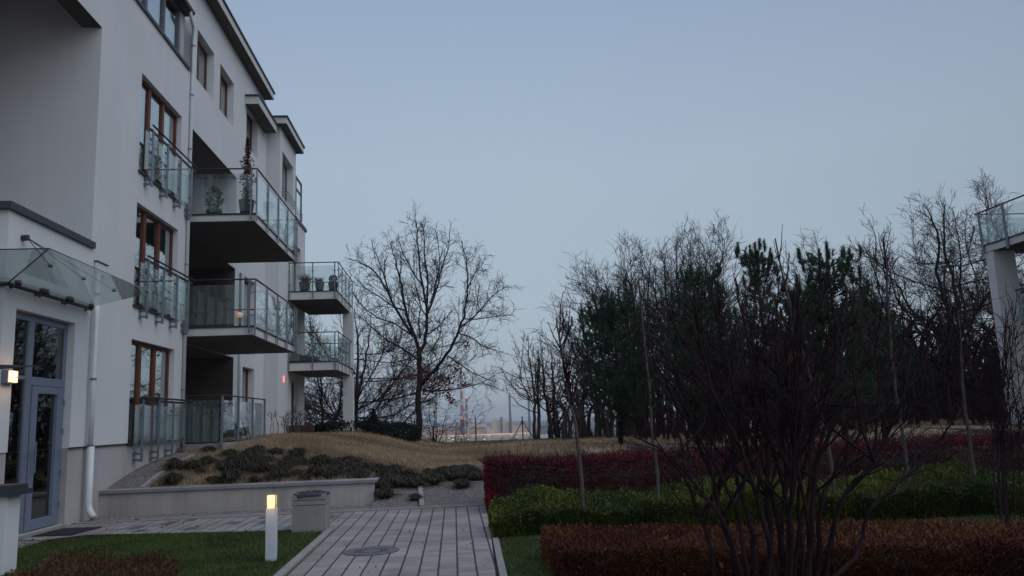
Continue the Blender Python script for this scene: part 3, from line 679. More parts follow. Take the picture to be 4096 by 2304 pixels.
# ------------------------------------------------------------------ right building
b2 = empty('apartment_building', (24, 24, 0)); tag(b2, 'white apartment block at the right edge with one slanting balcony over a column', 'building')
X2, Y2 = 19.55, 27.55
def bal2(z0, z1, posts, xoff=0):
    x = X2+xoff
    sl = B(x, x+2.6, 12, Y2, z0, z1).build('balcony', 'slab_edge', b2); B(x+.01, x+2.6, 12, Y2-.01, z0-.01, z0-.002).build('soffit', 'balcony_soffit', sl)
    B(x-.03, x+2.6, 12, Y2+.03, z1+.002, z1+.05).build('deck', 'dark_metal', sl)
    h = MB(); h.tube([(x-.05,12,z1+1.26),(x-.05,Y2+.05,z1+1.26)], .03, 8); h.tube([(x-.05,Y2+.05,z1+1.26),(x+2.5,Y2+.05,z1+1.26)], .022, 8); h.build('handrail', 'dark_metal', sl)
    for y in posts: B(x-.07, x-.045, y-.06, y+.06, z0-.1, z1+1.24).build('post', 'steel', sl)
    for a, c in zip(posts[:-1], posts[1:]): B(x-.04, x-.03, c+.09, a-.09, z1+.08, z1+1.1).build('glass_panel', 'rail_glass', sl)
    B(x+.1, x+2.5, Y2+.01, Y2+.02, z1+.08, z1+1.1).build('glass_panel', 'rail_glass', sl)
bal2(6.93, 7.17, (27.4,26.1,24.8,23.5,22.2,20.9))
bal2(3.95, 4.2, (27.4,26.1,24.8,23.5,22.2,20.9), .75)
w = MB(); w.box(X2+.02, X2+.85, 27.0, 27.4, .3, 6.93); w.box(X2+2.6, X2+12, 12, Y2, 0, 11); w.build('wall', 'plaster', b2)
f = B(X2+2.55, X2+2.605, 23, 25, 7.3, 9.5).build('window', 'window_wood', b2); B(X2+2.54, X2+2.55, 23.1, 24.9, 7.4, 9.4).build('pane', 'pane', f)
pt = MB(); pt.lathe(X2+.45, 24.6, [(.2,7.23),(.26,7.5),(.30,7.78),(.26,7.78),(.25,7.7)], 16); tag(pt.build('planter', 'planter_dark', loc=(X2+.45,24.6,7.22)), 'dark round planter on the balcony of the right-hand block', 'planter')

# ------------------------------------------------------------------ retaining wall, near wall
rw = B(-6.86, -1.6, 16.34, 16.5, 0, .44).build('retaining_wall', 'retaining_plaster', bevel=.008); tag(rw, 'low beige plastered retaining wall below the grass bank', 'wall')
mb = MB(); mb.hexa([(-6.86,16.29,.445),(-1.55,16.29,.445),(-1.55,16.55,.445),(-6.86,16.55,.445),(-6.86,16.29,.50),(-1.55,16.29,.50),(-1.50,16.55,.52),(-6.86,16.55,.52)]); mb.build('coping', 'coping', rw)
YN = 9.6
nw = B(-9, -5.0, YN, YN+.28, 0, .94).build('garden_wall', 'plaster', bevel=.006); tag(nw, 'near white wall with dark coping in the bottom left corner', 'wall')
mb = MB(); mb.box(-9, -4.90, YN-.07, YN+.35, .945, 1.0); mb.box(-9, -4.94, YN-.03, YN+.31, 1.0, 1.06); mb.build('coping', 'dark_metal', nw)
bl = empty('shelter_roof', (-6.2, 10.2, 0)); tag(bl, 'flat dark metal shelter roof ending in a sharp corner at the left edge', 'shelter')
mb = MB(); mb.hexa([(-8,9.3,2.41),(-5.40,9.95,2.41),(-5.02,10.1,2.425),(-8,11.5,2.41),(-8,9.3,2.45),(-5.40,9.95,2.45),(-5.02,10.1,2.435),(-8,11.5,2.45)]); mb.build('roof', 'dark_metal', bl)
B(-7.2,-7.1,10.1,10.2,0,2.41).build('post', 'steel', bl)

# ------------------------------------------------------------------ bollard, bin, manhole, mat
bo = empty('bollard_light', (-2.23, 10.23, 0)); tag(bo, 'short white square bollard light, lit, on the lawn beside the path', 'bollard light')
bx0, bx1, by0, by1 = -2.295, -2.175, 10.17, 10.29
B(bx0, bx1, by0, by1, 0, .625).build('post', 'bollard_paint', bo, bevel=.006)
hd = MB()
for x in (bx0, bx1-.012):
    for y in (by0, by1-.012): hd.box(x, x+.012, y, y+.012, .625, .785)
for z in (.64,.665,.69,.715,.74): 
    hd.box(bx0+.001, bx1-.001, by0+.001, by0+.006, z, z+.004); hd.box(bx1-.006, bx1-.001, by0+.006, by1-.001, z, z+.004)
hd.box(bx0, bx1, by0, by1, .78, .795); hd = hd.build('lamp_head', 'steel', bo); B(bx0+.016, bx1-.016, by0+.016, by1-.016, .628, .778).build('lamp_glass', 'lamp_glow', hd)
bn = empty('litter_bin', (-2.22, 12.9, 0)); tag(bn, 'square concrete litter bin with a dark bag over its rim', 'litter bin')
mb = MB(); x0, x1, y0, y1 = -2.47, -1.97, 12.66, 13.14
mb.box(x0, x1, y0, y1, .0, .40); mb.box(x0-.004, x1+.004, y0-.004, y1+.004, .41, .475); mb.box(x0+.01, x1-.01, y0+.01, y1-.01, .40, .41); mb.box(x0+.01, x1-.01, y0+.01, y1-.01, .475, .485)
mb.box(x0-.004, x1+.004, y0-.004, y0+.05, .485, .56); mb.box(x0-.004, x1+.004, y1-.05, y1+.004, .485, .56); mb.box(x0-.004, x0+.05, y0+.05, y1-.05, .485, .56); mb.box(x1-.05, x1+.004, y0+.05, y1-.05, .485, .56)
mb.build('bin_body', 'concrete', bn, bevel=.008)
mb = MB(); n = 40; th = np.linspace(0, 2*pi, n, endpoint=False)
def sq(th, r): return np.stack([np.sign(np.cos(th))*np.abs(np.cos(th))**.5*r, np.sign(np.sin(th))*np.abs(np.sin(th))**.5*r], 1)
rings = []
for r_, z_, a_ in ((.262,.53,.010), (.262,.562,.006), (.245,.575,.008), (.22,.55,.01), (.20,.555,.018), (.13,.585,.018), (.06,.60,.012), (.01,.59,.004)):
    p = sq(th, r_)+rng.normal(size=(n, 2))*.003; z = z_+np.sin(th*5+r_*30)*a_+rng.normal(size=n)*.004
    rings.append(np.column_stack([p[:, 0]-2.22, p[:, 1]+12.9, z]))
v = np.concatenate(rings); k = len(rings)
mb.quads(v, [(i*n+j, i*n+(j+1) % n, (i+1)*n+(j+1) % n, (i+1)*n+j) for i in range(k-1) for j in range(n)]); mb.build('bin_bag', 'bag', bn, smooth=True)
mh = MB(); cx, cy = -1.07, 10.53
mh.lathe(cx, cy, [(.35,.0155),(.35,.024),(.31,.026),(.305,.020),(.28,.020),(.275,.025),(.22,.025),(.215,.019),(.12,.019),(.115,.024),(.01,.024)], 40)
for a in np.arange(0, 2*pi, pi/8): mh.bar((cx+.13*cos(a), cy+.13*sin(a), .023), (cx+.21*cos(a), cy+.21*sin(a), .023), .025, .008)
tag(mh.build('manhole_cover', 'iron', loc=(cx,cy,0)), 'round patterned iron manhole cover in the paving', 'manhole cover')
mt = MB(); mt.hexa([(-6.72,13.68,.016),(-6.08,13.62,.016),(-6.0,14.55,.016),(-6.66,14.62,.016),(-6.72,13.68,.03),(-6.08,13.62,.03),(-6.0,14.55,.03),(-6.66,14.62,.03)])
tag(mt.build('door_mat', 'rubber', loc=(-6.4,14.1,0)), 'black rubber door mat in front of the entrance', 'door mat')
d = MB(); d.lathe(-5.72, 15.3, [(.04,.041),(.04,.05),(.01,.052)], 10); tag(d.build('drain_cover', 'rubber', loc=(-5.72,15.3,.04)), 'tiny black drain cap on the kerb below the drainpipe', 'drain cover')

# ------------------------------------------------------------------ pots and furniture on balconies
def pot(name, x, y, z, r, h, lab, cat, m='planter_dark', par=None):
    o = empty(name, (x, y, z)); tag(o, lab, cat); p = MB(); p.lathe(x, y, [(r*.7,z),(r*.86,z+h*.5),(r,z+h),(r*.88,z+h),(r*.85,z+h*.9),(.01,z+h*.9)], 18); p.build('pot', m, o, smooth=False); return o
def blob(c, rad, n, size, m, name, par, up=.3, stems=True):
    P = rng.normal(size=(n, 3)); P /= np.linalg.norm(P, axis=1)[:, None]; P *= (rng.uniform(.2, 1, (n, 1)))**.4*np.array(rad)
    mb = MB(); mb.cards(P+np.array(c), size, rng, 1.6, up); return mb.build(name, m, par)
# conifer in pot, brown tinged
o = pot('potted_conifer', -5.46, 21.5, 7.22, .21, .46, 'tall thin brown-green conifer in a dark round pot on the top balcony', 'potted plant')
t = MB(); t.tube([(-5.46,21.5,7.6),(-5.45,21.5,8.5),(-5.44,21.5,9.35)], [.02,.014,.006], 6); t.build('trunk', 'bark', o)
n = 1700; u = rng.uniform(0, 1, n); rr = (.20*np.sin(pi*np.clip(u*.9+.1, 0, 1))**.8+.03)*(1-.55*u)*rng.uniform(.3, 1.15, n); a = rng.uniform(0, 2*pi, n)
rr *= .75+.4*np.sin(u*23+a*2)
P = np.stack([-5.455+rr*np.cos(a), 21.5+rr*np.sin(a), 7.72+u*1.72], 1)
mb = MB(); mb.cards(P, .055, rng, 1.8, .8); mb.build('crown', 'leaf_thuja', o)
k = (u > .3) & (u < .62) & (rng.uniform(size=n) < .3); mb = MB(); mb.cards(P[k], .06, rng, 1.5, .5); mb.build('russet_leaves', 'leaf_rust', o)
o = pot('potted_shrub', -6.55, 22.3, 7.22, .22, .42, 'dark shrub in a large pot at the wall end of the top balcony', 'potted plant'); blob((-6.55,22.3,7.95), (.24,.24,.4), 500, .07, 'clipped', 'foliage', o)
o = pot('planter', -6.25, 24.6, 7.22, .2, .6, 'tall dark pot in the shade of the top balcony', 'planter'); blob((-6.25,24.6,8.0), (.12,.12,.3), 160, .05, 'clipped', 'foliage', o)
# round table with legs
tb = empty('garden_table', (-6.95, 22.2, 4.21)); tag(tb, 'low round dark table with stools on the middle balcony', 'table')
t = MB(); t.lathe(-6.95, 22.2, [(.40,4.70),(.42,4.715),(.42,4.74),(.38,4.75),(.01,4.75)], 24); t.build('table_top', 'planter_dark', tb)
for a in (.4, 1.97, 3.5, 5.1):
    t = MB(); t.tube([(-6.95+.3*cos(a), 22.2+.3*sin(a), 4.70), (-6.95+.26*cos(a), 22.2+.26*sin(a), 4.45), (-6.95+.32*cos(a), 22.2+.32*sin(a), 4.21)], .022, 6); t.build('leg', 'planter_dark', tb)
# far top balcony pots
def spiky(o, c, n, h, m='leaf_thuja', w=.02, lean=.35, name='foliage'):
    P = np.tile(np.array(c), (n, 1))+rng.normal(size=(n, 3))*[.05,.05,.01]; mb = MB(); mb.blades(P, h, w, rng, lean); mb.build(name, m, o)
o = pot('potted_grass', -6.2, 34.15, 7.2, .24, .42, 'ornamental grass with tall plume in a dark square pot on the far upper balcony', 'potted plant'); spiky(o, (-6.2,34.15,7.6), 300, .35, 'grass_tussock', .02, .6); spiky(o, (-6.1,34.15,7.6), 30, .75, 'grass_tussock', .015, .25, 'plume')
o = pot('potted_heather', -5.56, 34.15, 7.2, .2, .38, 'spiky heather in the middle pot of three on the far upper balcony', 'potted plant'); spiky(o, (-5.56,34.15,7.56), 260, .26, 'clipped', .025, .45); blob((-5.85,34.2,7.72), (.2,.1,.1), 160, .05, 'clipped', 'foliage', o)
o = pot('potted_box_ball', -4.99, 34.15, 7.2, .22, .36, 'clipped box ball in the right-hand pot near the corner of the far upper balcony', 'potted plant'); blob((-4.99,34.15,7.74), (.2,.2,.19), 900, .045, 'clipped', 'foliage', o)
# lounge stack on far lower balcony
lf = empty('lounge_furniture', (-6.2, 34.5, 4.22)); tag(lf, 'dark cushioned lounge seating stepped along the far lower balcony', 'outdoor sofa')
for x0, x1, h in ((-6.75,-6.35,.36),(-6.35,-6.0,.30),(-6.0,-5.68,.22)): B(x0+.005, x1-.005, 34.1, 34.8, 4.215, 4.215+h).build('seat', 'planter_dark', lf, bevel=.03)
B(-6.75,-6.5,34.15,34.3,4.58,4.70).build('cushion', 'planter_dark', lf, bevel=.03)
# ground terrace plant and panel
o = pot('potted_palm', -6.25, 21.6, 1.25, .26, .42, 'leafy plant in a dark tub on the ground terrace behind the glass', 'potted plant')
t = MB()
for i in range(26):
    a = rng.uniform(0, 2*pi); r_ = rng.uniform(.15, .42); zt = rng.uniform(.3, .75)
    pts = [(-6.25,21.6,1.62),(-6.25+r_*.4*cos(a),21.6+r_*.4*sin(a),1.62+zt*.8),(-6.25+r_*cos(a),21.6+r_*sin(a),1.62+zt*.85)]; t.tube(pts, .006, 3)
    L_ = np.linspace(0, 1, 14)[:, None]; q = np.array(pts[1])*(1-L_)+np.array(pts[2])*L_; t.cards(q, .12, rng, 4, -.2)
t.build('foliage', 'clipped', o)
o = B(-7.2,-6.3,21.15,21.6,1.245,1.95).build('storage_box', 'planter_dark', loc=(-6.75,21.4,1.24), bevel=.02); tag(o, 'black storage box on the ground terrace beside the drainpipe', 'storage box')
o = empty('garden_chair', (-6.4,24.2,1.24)); tag(o, 'folded pale garden chair leaning behind the ground terrace glass', 'garden chair')
t = MB(); t.bar((-6.1,24.6,1.26),(-6.3,24.3,2.15),.03,.03); t.bar((-6.1,25.0,1.26),(-6.3,24.7,2.15),.03,.03); t.build('frame', 'dark_metal', o)
t = MB(); t.bar((-6.13,24.8,1.5),(-6.28,24.5,2.1),.02,.36,up=(0,1,0)); t.build('backrest', 'foil', o)
o = empty('potted_shrub', (-6.2,23.0,1.24)); tag(o, 'low dark shrub in a trough on the ground terrace', 'potted plant'); B(-6.5,-5.98,22.6,23.5,1.245,1.5).build('trough','planter_dark',o); blob((-6.2,23.05,1.6), (.25,.42,.2), 500, .06, 'clipped', 'foliage', o)
o = empty('wooden_planter', (-6.4, 33.9, 1.0)); tag(o, 'dark brown wooden planter box at the far corner of the block', 'planter'); B(-6.7,-5.75,33.6,34.1,1.05,1.62).build('box', 'planter_wood', o, bevel=.01)

# ------------------------------------------------------------------ tree builder
def rot_dir(d, ang, rg):
    r = rg.normal(size=3); p = np.cross(d, r); p /= np.linalg.norm(p)+1e-9
    v = d*cos(ang)+p*sin(ang); return v/np.linalg.norm(v)
class Tree:
    """recursive bare tree: limbs -> trunk mesh, thin twigs -> crown mesh"""
    def __init__(s, seed, ratio=.55, angle=(.45,.9), wob=.12, up=.05, dens=(2.2,3.0,4.0,5.0), maxlev=3, seg=.35, minr=.006, thin=.55, cut=1, t0=.25, side=3, minlen=.15, lateral=.0):
        s.rg = np.random.default_rng(seed); s.T = MB(); s.K = MB(); s.__dict__.update(ratio=ratio, angle=angle, wob=wob, up=up, dens=dens, maxlev=maxlev, seg=seg, minr=minr, thin=thin, cut=cut, t0=t0, side=side, minlen=minlen)
        s.tips = []
    def limb(s, pts, r0, r1, lev=0, kids=True, t0=None, lenf=None):
        pts = np.asarray(pts, float); k = len(pts)
        # resample smooth
        if k < 12 and lev == 0:
            tt = np.linspace(0, k-1, k*3); out = []
            for t in tt:
                i = min(int(t), k-2); f = t-i; p0 = pts[max(i-1, 0)]; p1 = pts[i]; p2 = pts[i+1]; p3 = pts[min(i+2, k-1)]
                out.append(.5*((2*p1)+(-p0+p2)*f+(2*p0-5*p1+4*p2-p3)*f*f+(-p0+3*p1-3*p2+p3)*f**3))
            pts = np.array(out); pts[1:-1] += s.rg.normal(size=(len(pts)-2, 3))*r0*.25; k = len(pts)
        rad = np.linspace(r0, r1, k)
        (s.T if lev < s.cut else s.K).tube(pts, rad, 7 if lev == 0 else (5 if r0 > .02 else s.side), cap=False)
        if kids and lev < s.maxlev:
            seglen = np.linalg.norm(np.diff(pts, axis=0), axis=1); L = seglen.sum(); cum = np.concatenate([[0], np.cumsum(seglen)])/L
            n = max(1, int(s.dens[lev]*L*s.rg.uniform(.8, 1.2)))
            ta = s.t0 if t0 is None else t0
            for t in s.rg.uniform(ta, 1, n)**.9:
                i = min(np.searchsorted(cum, t)-1, k-2); i = max(i, 0); f = (t-cum[i])/(cum[i+1]-cum[i]+1e-9)
                p = pts[i]*(1-f)+pts[i+1]*f; d = pts[i+1]-pts[i]; d /= np.linalg.norm(d)+1e-9
                nd = rot_dir(d, s.rg.uniform(*s.angle), s.rg)
                ll = (L if lenf is None else lenf)*s.ratio*(1.1-.75*t)*s.rg.uniform(.6, 1.2)
                if ll < s.minlen: ll = s.minlen*s.rg.uniform(.7, 1.3)
                r = max(min((rad[i])*s.thin, .011*ll+.004), s.minr*.8)
                s.grow(p, nd, ll, r, lev+1)
    def grow(s, p, d, L, r, lev):
        n = max(3, int(L/s.seg)+2); step = L/(n-1); pts = [p]; d = d.copy()
        for i in range(n-1):
            d = d+s.rg.normal(size=3)*s.wob; d[2] += s.up; d /= np.linalg.norm(d); pts.append(pts[-1]+d*step)
        s.tips.append(pts[-1])
        s.limb(pts, r, max(r*.35, s.minr*.5), lev)
    def build(s, name, loc, lab, tm='bark', km='twig', cat='tree', group=None):
        o = empty(name, tuple(loc)); tag(o, lab, cat, group)
        if s.T.n: s.T.build('trunk', tm, o, smooth=True)
        if s.K.n: s.K.build('crown', km, o)
        return o

# main oak, limbs read off the photograph; every limb leans to its own depth
def cz(x, y): return (1350+x/1.449)*.62891, (800+y/1.449)*.62891
OY = 42.
t = Tree(11, ratio=.40, angle=(.35,.9), wob=.2, up=.04, dens=(4.4,5.0,4.6), maxlev=3, seg=.3, minr=.011, t0=.22, minlen=.35)
def cl(pts, depth, d0=0):
    n = len(pts); out = []
    for i, p in enumerate(pts):
        xd, yd = cz(p[0], p[1]+max(0, 420-p[1])*.12); out.append(W(xd, yd, OY+d0+(depth-d0)*(i/(n-1))**1.1))
    return out
trunk = cl([(468,1420),(470,1385),(474,1250),(475,1100),(475,960),(474,870)], 0)
t.limb(trunk, .17, .13, 0, kids=False)
for pts, dep, r0, lenf in [
    ([(475,880),(440,780),(395,640),(370,500),(345,400),(325,300),(300,210)], 2.0, .10, 5),
    ([(440,790),(350,650),(285,520),(210,410),(120,350),(50,320)], -1.5, .08, 5),
    ([(395,640),(330,620),(240,560),(150,500),(100,440)], 1.5, .05, 4),
    ([(300,540),(270,440),(240,340),(200,240)], -2.6, .045, 4),
    ([(482,880),(513,780),(518,640),(492,500),(472,350),(455,100),(440,100)], -1.0, .10, 5),
    ([(490,500),(430,400),(380,290),(350,180)], 1.8, .045, 4),
    ([(520,660),(568,540),(600,400),(640,270),(650,135)], 2.0, .07, 5),
    ([(516,620),(522,450),(505,300),(500,140)], -2.2, .06, 4.5),
    ([(540,600),(575,470),(590,330),(580,180)], .4, .045, 4),
    ([(485,1065),(520,1035),(560,990),(620,910),(680,810),(710,740),(740,620),(755,500),(748,340),(720,215)], -3.4, .11, 5),
    ([(710,740),(790,680),(860,600),(905,550),(990,495)], -4.5, .045, 4),
    ([(730,690),(800,690),(880,680),(1000,665)], -3, .035, 3.5),
    ([(705,772),(780,800),(850,850),(965,885)], -3.4, .04, 3.5),
    ([(752,520),(800,420),(845,360)], -4, .03, 3),
    ([(640,905),(720,960),(800,1010),(905,1055)], -1.6, .04, 3.5),
    ([(494,1105),(600,1105),(720,1090),(830,1060),(915,1015)], 1.0, .05, 4),
    ([(830,1060),(890,1075),(955,1105)], 1.2, .02, 2.5),
    ([(465,925),(390,870),(300,820),(230,765),(150,690),(100,650)], 2.0, .055, 4.5),
    ([(425,780),(320,712),(230,680),(130,600),(60,480)], -2.4, .045, 4.5),
    ([(500,785),(560,755),(612,700),(665,640)], 1.5, .04, 3.5),
    ([(520,905),(570,830),(600,760),(590,700)], -2, .035, 3),
    ([(470,1000),(410,960),(350,930),(290,880)], -2, .03, 3),
    ([(480,800),(470,700),(480,600),(440,480)], 2.2, .045, 4)]:
    t.limb(cl(pts, dep), r0, .014, 0, t0=.12, lenf=lenf)
oak = t.build('oak_tree', (trunk[0][0], OY, .5), 'large bare oak with spreading crown and a few russet leaves, standing alone before the port', 'bark', 'twig')
P = []
for c, rad, n in (((430,1010),(55,28),75),((510,960),(35,45),55),((560,1030),(75,28),130),((620,1040),(50,30),100),((680,985),(45,60),85),((520,1000),(30,30),80),((745,835),(18,22),40),((640,1135),(22,20),60),((668,1170),(28,20),60),((735,1070),(40,15),60),((590,1090),(70,15),60),((555,1120),(40,15),40)):
    for q in rng.normal(size=(n, 2))*.55: xd, yd = cz(c[0]+q[0]*rad[0], c[1]+q[1]*rad[1]); P.append(W(xd, yd, OY+rng.normal()*1.0))
mb = MB(); mb.cards(np.array(P), .13, rng, 1.4, -.3); mb.build('leaves', 'leaf_oak', oak)

def gentree(xd, yb, yt, Y, lab, seed, spread=.45, stems=1, name='bare_tree', r=.13, fork=.3, tm='bark_far', km='twig', dens=(3.6,4.6,4.6), maxlev=3, lean=0, up=.045, angle=(.35,.85), wob=.17, minr=.0115, crown_from=.3, nl=7, base=None, ratio=.42, group=None):
    """bare tree from base/top heights"""
    p0 = W(xd, yb, Y); H = W(xd, yt, Y)[2]-p0[2]; z0 = min(p0[2], float(hgt(p0[0], Y))) if base is None else base
    p0 = np.array([p0[0], Y, z0]); H = W(xd, yt, Y)[2]-z0
    t = Tree(seed, ratio=ratio, angle=angle, wob=wob, up=up, dens=dens, maxlev=maxlev, seg=.3*H/9+.08, minr=minr, t0=.15, minlen=.035*H)
    rg = t.rg
    for s_ in range(stems):
        b = p0+np.array([rg.normal()*.25, rg.normal()*.25, 0])*(stems > 1)
        a = rg.uniform(0, 2*pi); tilt = lean if stems == 1 else rg.uniform(.05, spread*.6)
        top = b+np.array([cos(a)*tilt*H*.5 if stems > 1 else lean*H, sin(a)*tilt*H*.4, H*(1 if stems == 1 else rg.uniform(.8, 1))])
        n = 7; f = np.linspace(0, 1, n)[:, None]; line = b*(1-f)+top*f; line[1:-1] += rg.normal(size=(n-2, 3))*H*.012
        rr = r/(stems**.5)
        t.limb(line, rr, rr*.12, 0, t0=crown_from, lenf=H*.55)
        for j in range(int(nl*1.5)):
            f0 = rg.uniform(fork, .75); st = b*(1-f0)+top*f0
            az = rg.uniform(0, 2*pi) if j % 2 else (0 if j % 4 else pi)+rg.normal()*.5
            el = rg.uniform(-.25, 1.25); tgt = p0+np.array([cos(az)*cos(el)*spread*H, sin(az)*cos(el)*spread*H, H*(.58+.40*sin(el))])*rg.uniform(.9, 1.05)*[1,1,1]
            tgt[2] = max(tgt[2], st[2]+.12*H); d_ = tgt-st; Lh = np.linalg.norm(d_)
            q = [st]
            for f_ in (.2, .42, .64, .84): q.append(st+d_*f_+np.array([cos(az), sin(az), -.35])*Lh*.13*sin(pi*f_**.8)+rg.normal(size=3)*Lh*.016)
            q.append(tgt); t.limb(q, rr*.42*(1.1-f0), rr*.07, 0, t0=.12, lenf=Lh*.75)
    return t.build(name, p0, lab, tm, km, group=group)
# trees behind the far balconies
gentree(893, 1060, 745, 47, 'bare spreading tree directly behind the far balcony column', 21, .75, 2, fork=.08, nl=9, r=.22, up=.03, crown_from=.12, maxlev=3)
gentree(835, 1060, 800, 50, 'bare tree seen between the far balcony column and the house wall', 22, .6, 2, fork=.1, nl=7, r=.16, crown_from=.15)
gentree(1090, 1098, 965, 43.5, 'leafless many-stemmed bush at the foot of the big oak', 23, .9, 7, 'bare_bush', r=.08, fork=.1, nl=2, maxlev=2, crown_from=.1, dens=(3,3.5,3), minr=.008)
gentree(1030, 1098, 1000, 44, 'low tangled bare bush between the dark hedge and the big oak', 24, .9, 5, 'bare_bush', r=.07, fork=.1, nl=2, maxlev=2, crown_from=.1, dens=(3,3.5,3), minr=.008)
gentree(1140, 1102, 1030, 44.5, 'sparse bare bush beside the wire fence, in front of the port', 25, .8, 4, 'bare_bush', r=.05, fork=.1, nl=2, maxlev=2, crown_from=.1, dens=(3,3.5,3), minr=.007)
# trees right of the gap
gentree(1352, 1105, 830, 40, 'slender crooked bare tree at the left end of the far tree row, nearest the chimneys', 31, .35, 3, r=.16, fork=.25, nl=4, wob=.2, crown_from=.2)
gentree(1395, 1105, 850, 41, 'second slender bare tree of the far row with dark trunk', 32, .35, 2, r=.17, fork=.25, nl=4, wob=.18, crown_from=.2)
gentree(1700, 1100, 560, 45, 'tallest round-crowned bare tree behind the pines', 33, .42, 2, r=.24, fork=.25, nl=9, crown_from=.25, up=.07)
gentree(1600, 1100, 640, 43, 'bare tree with fan-shaped crown left of the tall round-crowned one', 34, .42, 2, r=.19, fork=.2, nl=7, crown_from=.2)
gentree(1520, 1100, 730, 42, 'small bare tree with fine twigs behind the leftmost pine', 35, .5, 2, r=.18, fork=.15, nl=7, crown_from=.2)
gentree(1800, 1098, 590, 46, 'bare tree rising between the two central pines', 36, .35, 2, r=.16, fork=.3, nl=6, crown_from=.25)
gentree(2140, 1085, 590, 44, 'pale bare tree partly hidden behind the right pine', 37, .4, 2, r=.16, fork=.25, nl=6, crown_from=.25)
gentree(2410, 1075, 500, 36, 'broad bare tree with thick dark forks left of the right-hand block', 38, .42, 2, r=.27, fork=.22, nl=8, crown_from=.25, wob=.22, tm='bark')
gentree(2290, 1078, 640, 38, 'bare tree left of the broad dark-forked one', 39, .35, 2, r=.15, fork=.25, nl=4, crown_from=.2)
gentree(2540, 1072, 470, 42, 'bare tree showing above and behind the right-hand balcony', 40, .4, 2, r=.16, fork=.25, nl=5, crown_from=.25)

# pines: needle tufts on whorled branches
def pine(xd, yb, yt, Y, wid, lab, seed, nb=70, tuft=.22, candle=.35, needles=46):
    rg = np.random.default_rng(seed); p0 = W(xd, yb, Y); z0 = float(hgt(p0[0], Y)); zt = W(xd, yt, Y)[2]; H = zt-z0
    o = empty('pine_tree', (p0[0], Y, z0)); tag(o, lab, 'pine tree')
    T_ = MB(); b = np.array([p0[0], Y, z0]); top = b+[0, 0, H*.96]; T_.tube([b, b+[.03,0,H*.5], top], [.1,.07,.02], 7)
    tufts = []; dirs = []
    for i in range(nb):
        f = rg.uniform(.10, .93)
        prof = np.sin(pi*min(1, (1-f)*.62+.08))**.8 if f > .35 else .95-.25*(.35-f)
        L_ = wid*prof*rg.uniform(.55, 1.12); a = rg.uniform(0, 2*pi); st = b+[0, 0, H*f]
        e = st+np.array([cos(a)*L_, sin(a)*L_, L_*rg.uniform(.25, .7)]); mid = (st+e)/2+[0, 0, -.06*L_]
        T_.tube([st, mid, e], [.022,.014,.006], 4, cap=False)
        k = max(3, int(L_/.16))
        for g_ in range(int(k*1.5)):
            q = rg.uniform(.3, 1); p = st*(1-q)**2+2*mid*q*(1-q)+e*q*q+rg.normal(size=3)*[.14,.14,.09]*L_**.5
            d = np.array([cos(a)*.5, sin(a)*.5, .9])+rg.normal(size=3)*.35; tufts.append(p); dirs.append(d/np.linalg.norm(d))
        tufts.append(e); dirs.append(np.array([cos(a)*.2, sin(a)*.2, 1.]))
        for c in range(3): tufts.append(e+np.array([0,0,.09*c])); dirs.append(np.array([cos(a)*.15, sin(a)*.15, 1.]))
    for c in range(8): tufts.append(b+[0, 0, H*(.90+.012*c)]); dirs.append(np.array([0,0,1.]))
    tufts = np.array(tufts); dirs = np.array(dirs); n = len(tufts)
    Pn = np.repeat(tufts, needles, 0); D = np.repeat(dirs, needles, 0)+rg.normal(size=(n*needles, 3))*.55; D /= np.linalg.norm(D, axis=1)[:, None]
    Pn = Pn+np.repeat(dirs, needles, 0)*rg.uniform(-.06, .1, (n*needles, 1))
    wv = np.cross(D, rg.normal(size=D.shape)); wv /= np.linalg.norm(wv, axis=1)[:, None]; wv *= .011; Lr = rg.uniform(.5, 1, (len(Pn), 1))*tuft*.62
    K = MB(); K.tris(np.stack([Pn-wv, Pn+wv, Pn+D*Lr], 1).reshape(-1, 3), np.arange(len(Pn)*3).reshape(-1, 3))
    T_.build('trunk', 'bark', o, smooth=True); K.build('crown', 'needle', o); return o
pine(1560, 1090, 755, 30, 1.75, 'dark rounded pine at the left of the evergreens, beside the gap', 51, 170)
pine(1785, 1088, 675, 27, 1.35, 'cone-topped dark pine in the middle of the tree row', 52, 150)
pine(1940, 1085, 612, 23, 1.0, 'spiky pine with upright candles right of centre', 53, 75, .26)
pine(2125, 1080, 622, 23, 1.45, 'bushy pine with two crowded tops behind the purple shrub', 54, 110, .26)
pine(2040, 1083, 700, 24, 1.2, 'short pine filling the space between the spiky and the bushy pine', 55, 70, .26)
pine(2225, 1078, 760, 25, .9, 'small pine at the right end of the evergreens', 56, 60, .24)
pine(2330, 1078, 905, 34, 1.1, 'low green juniper under the broad bare tree', 57, 70, .24)

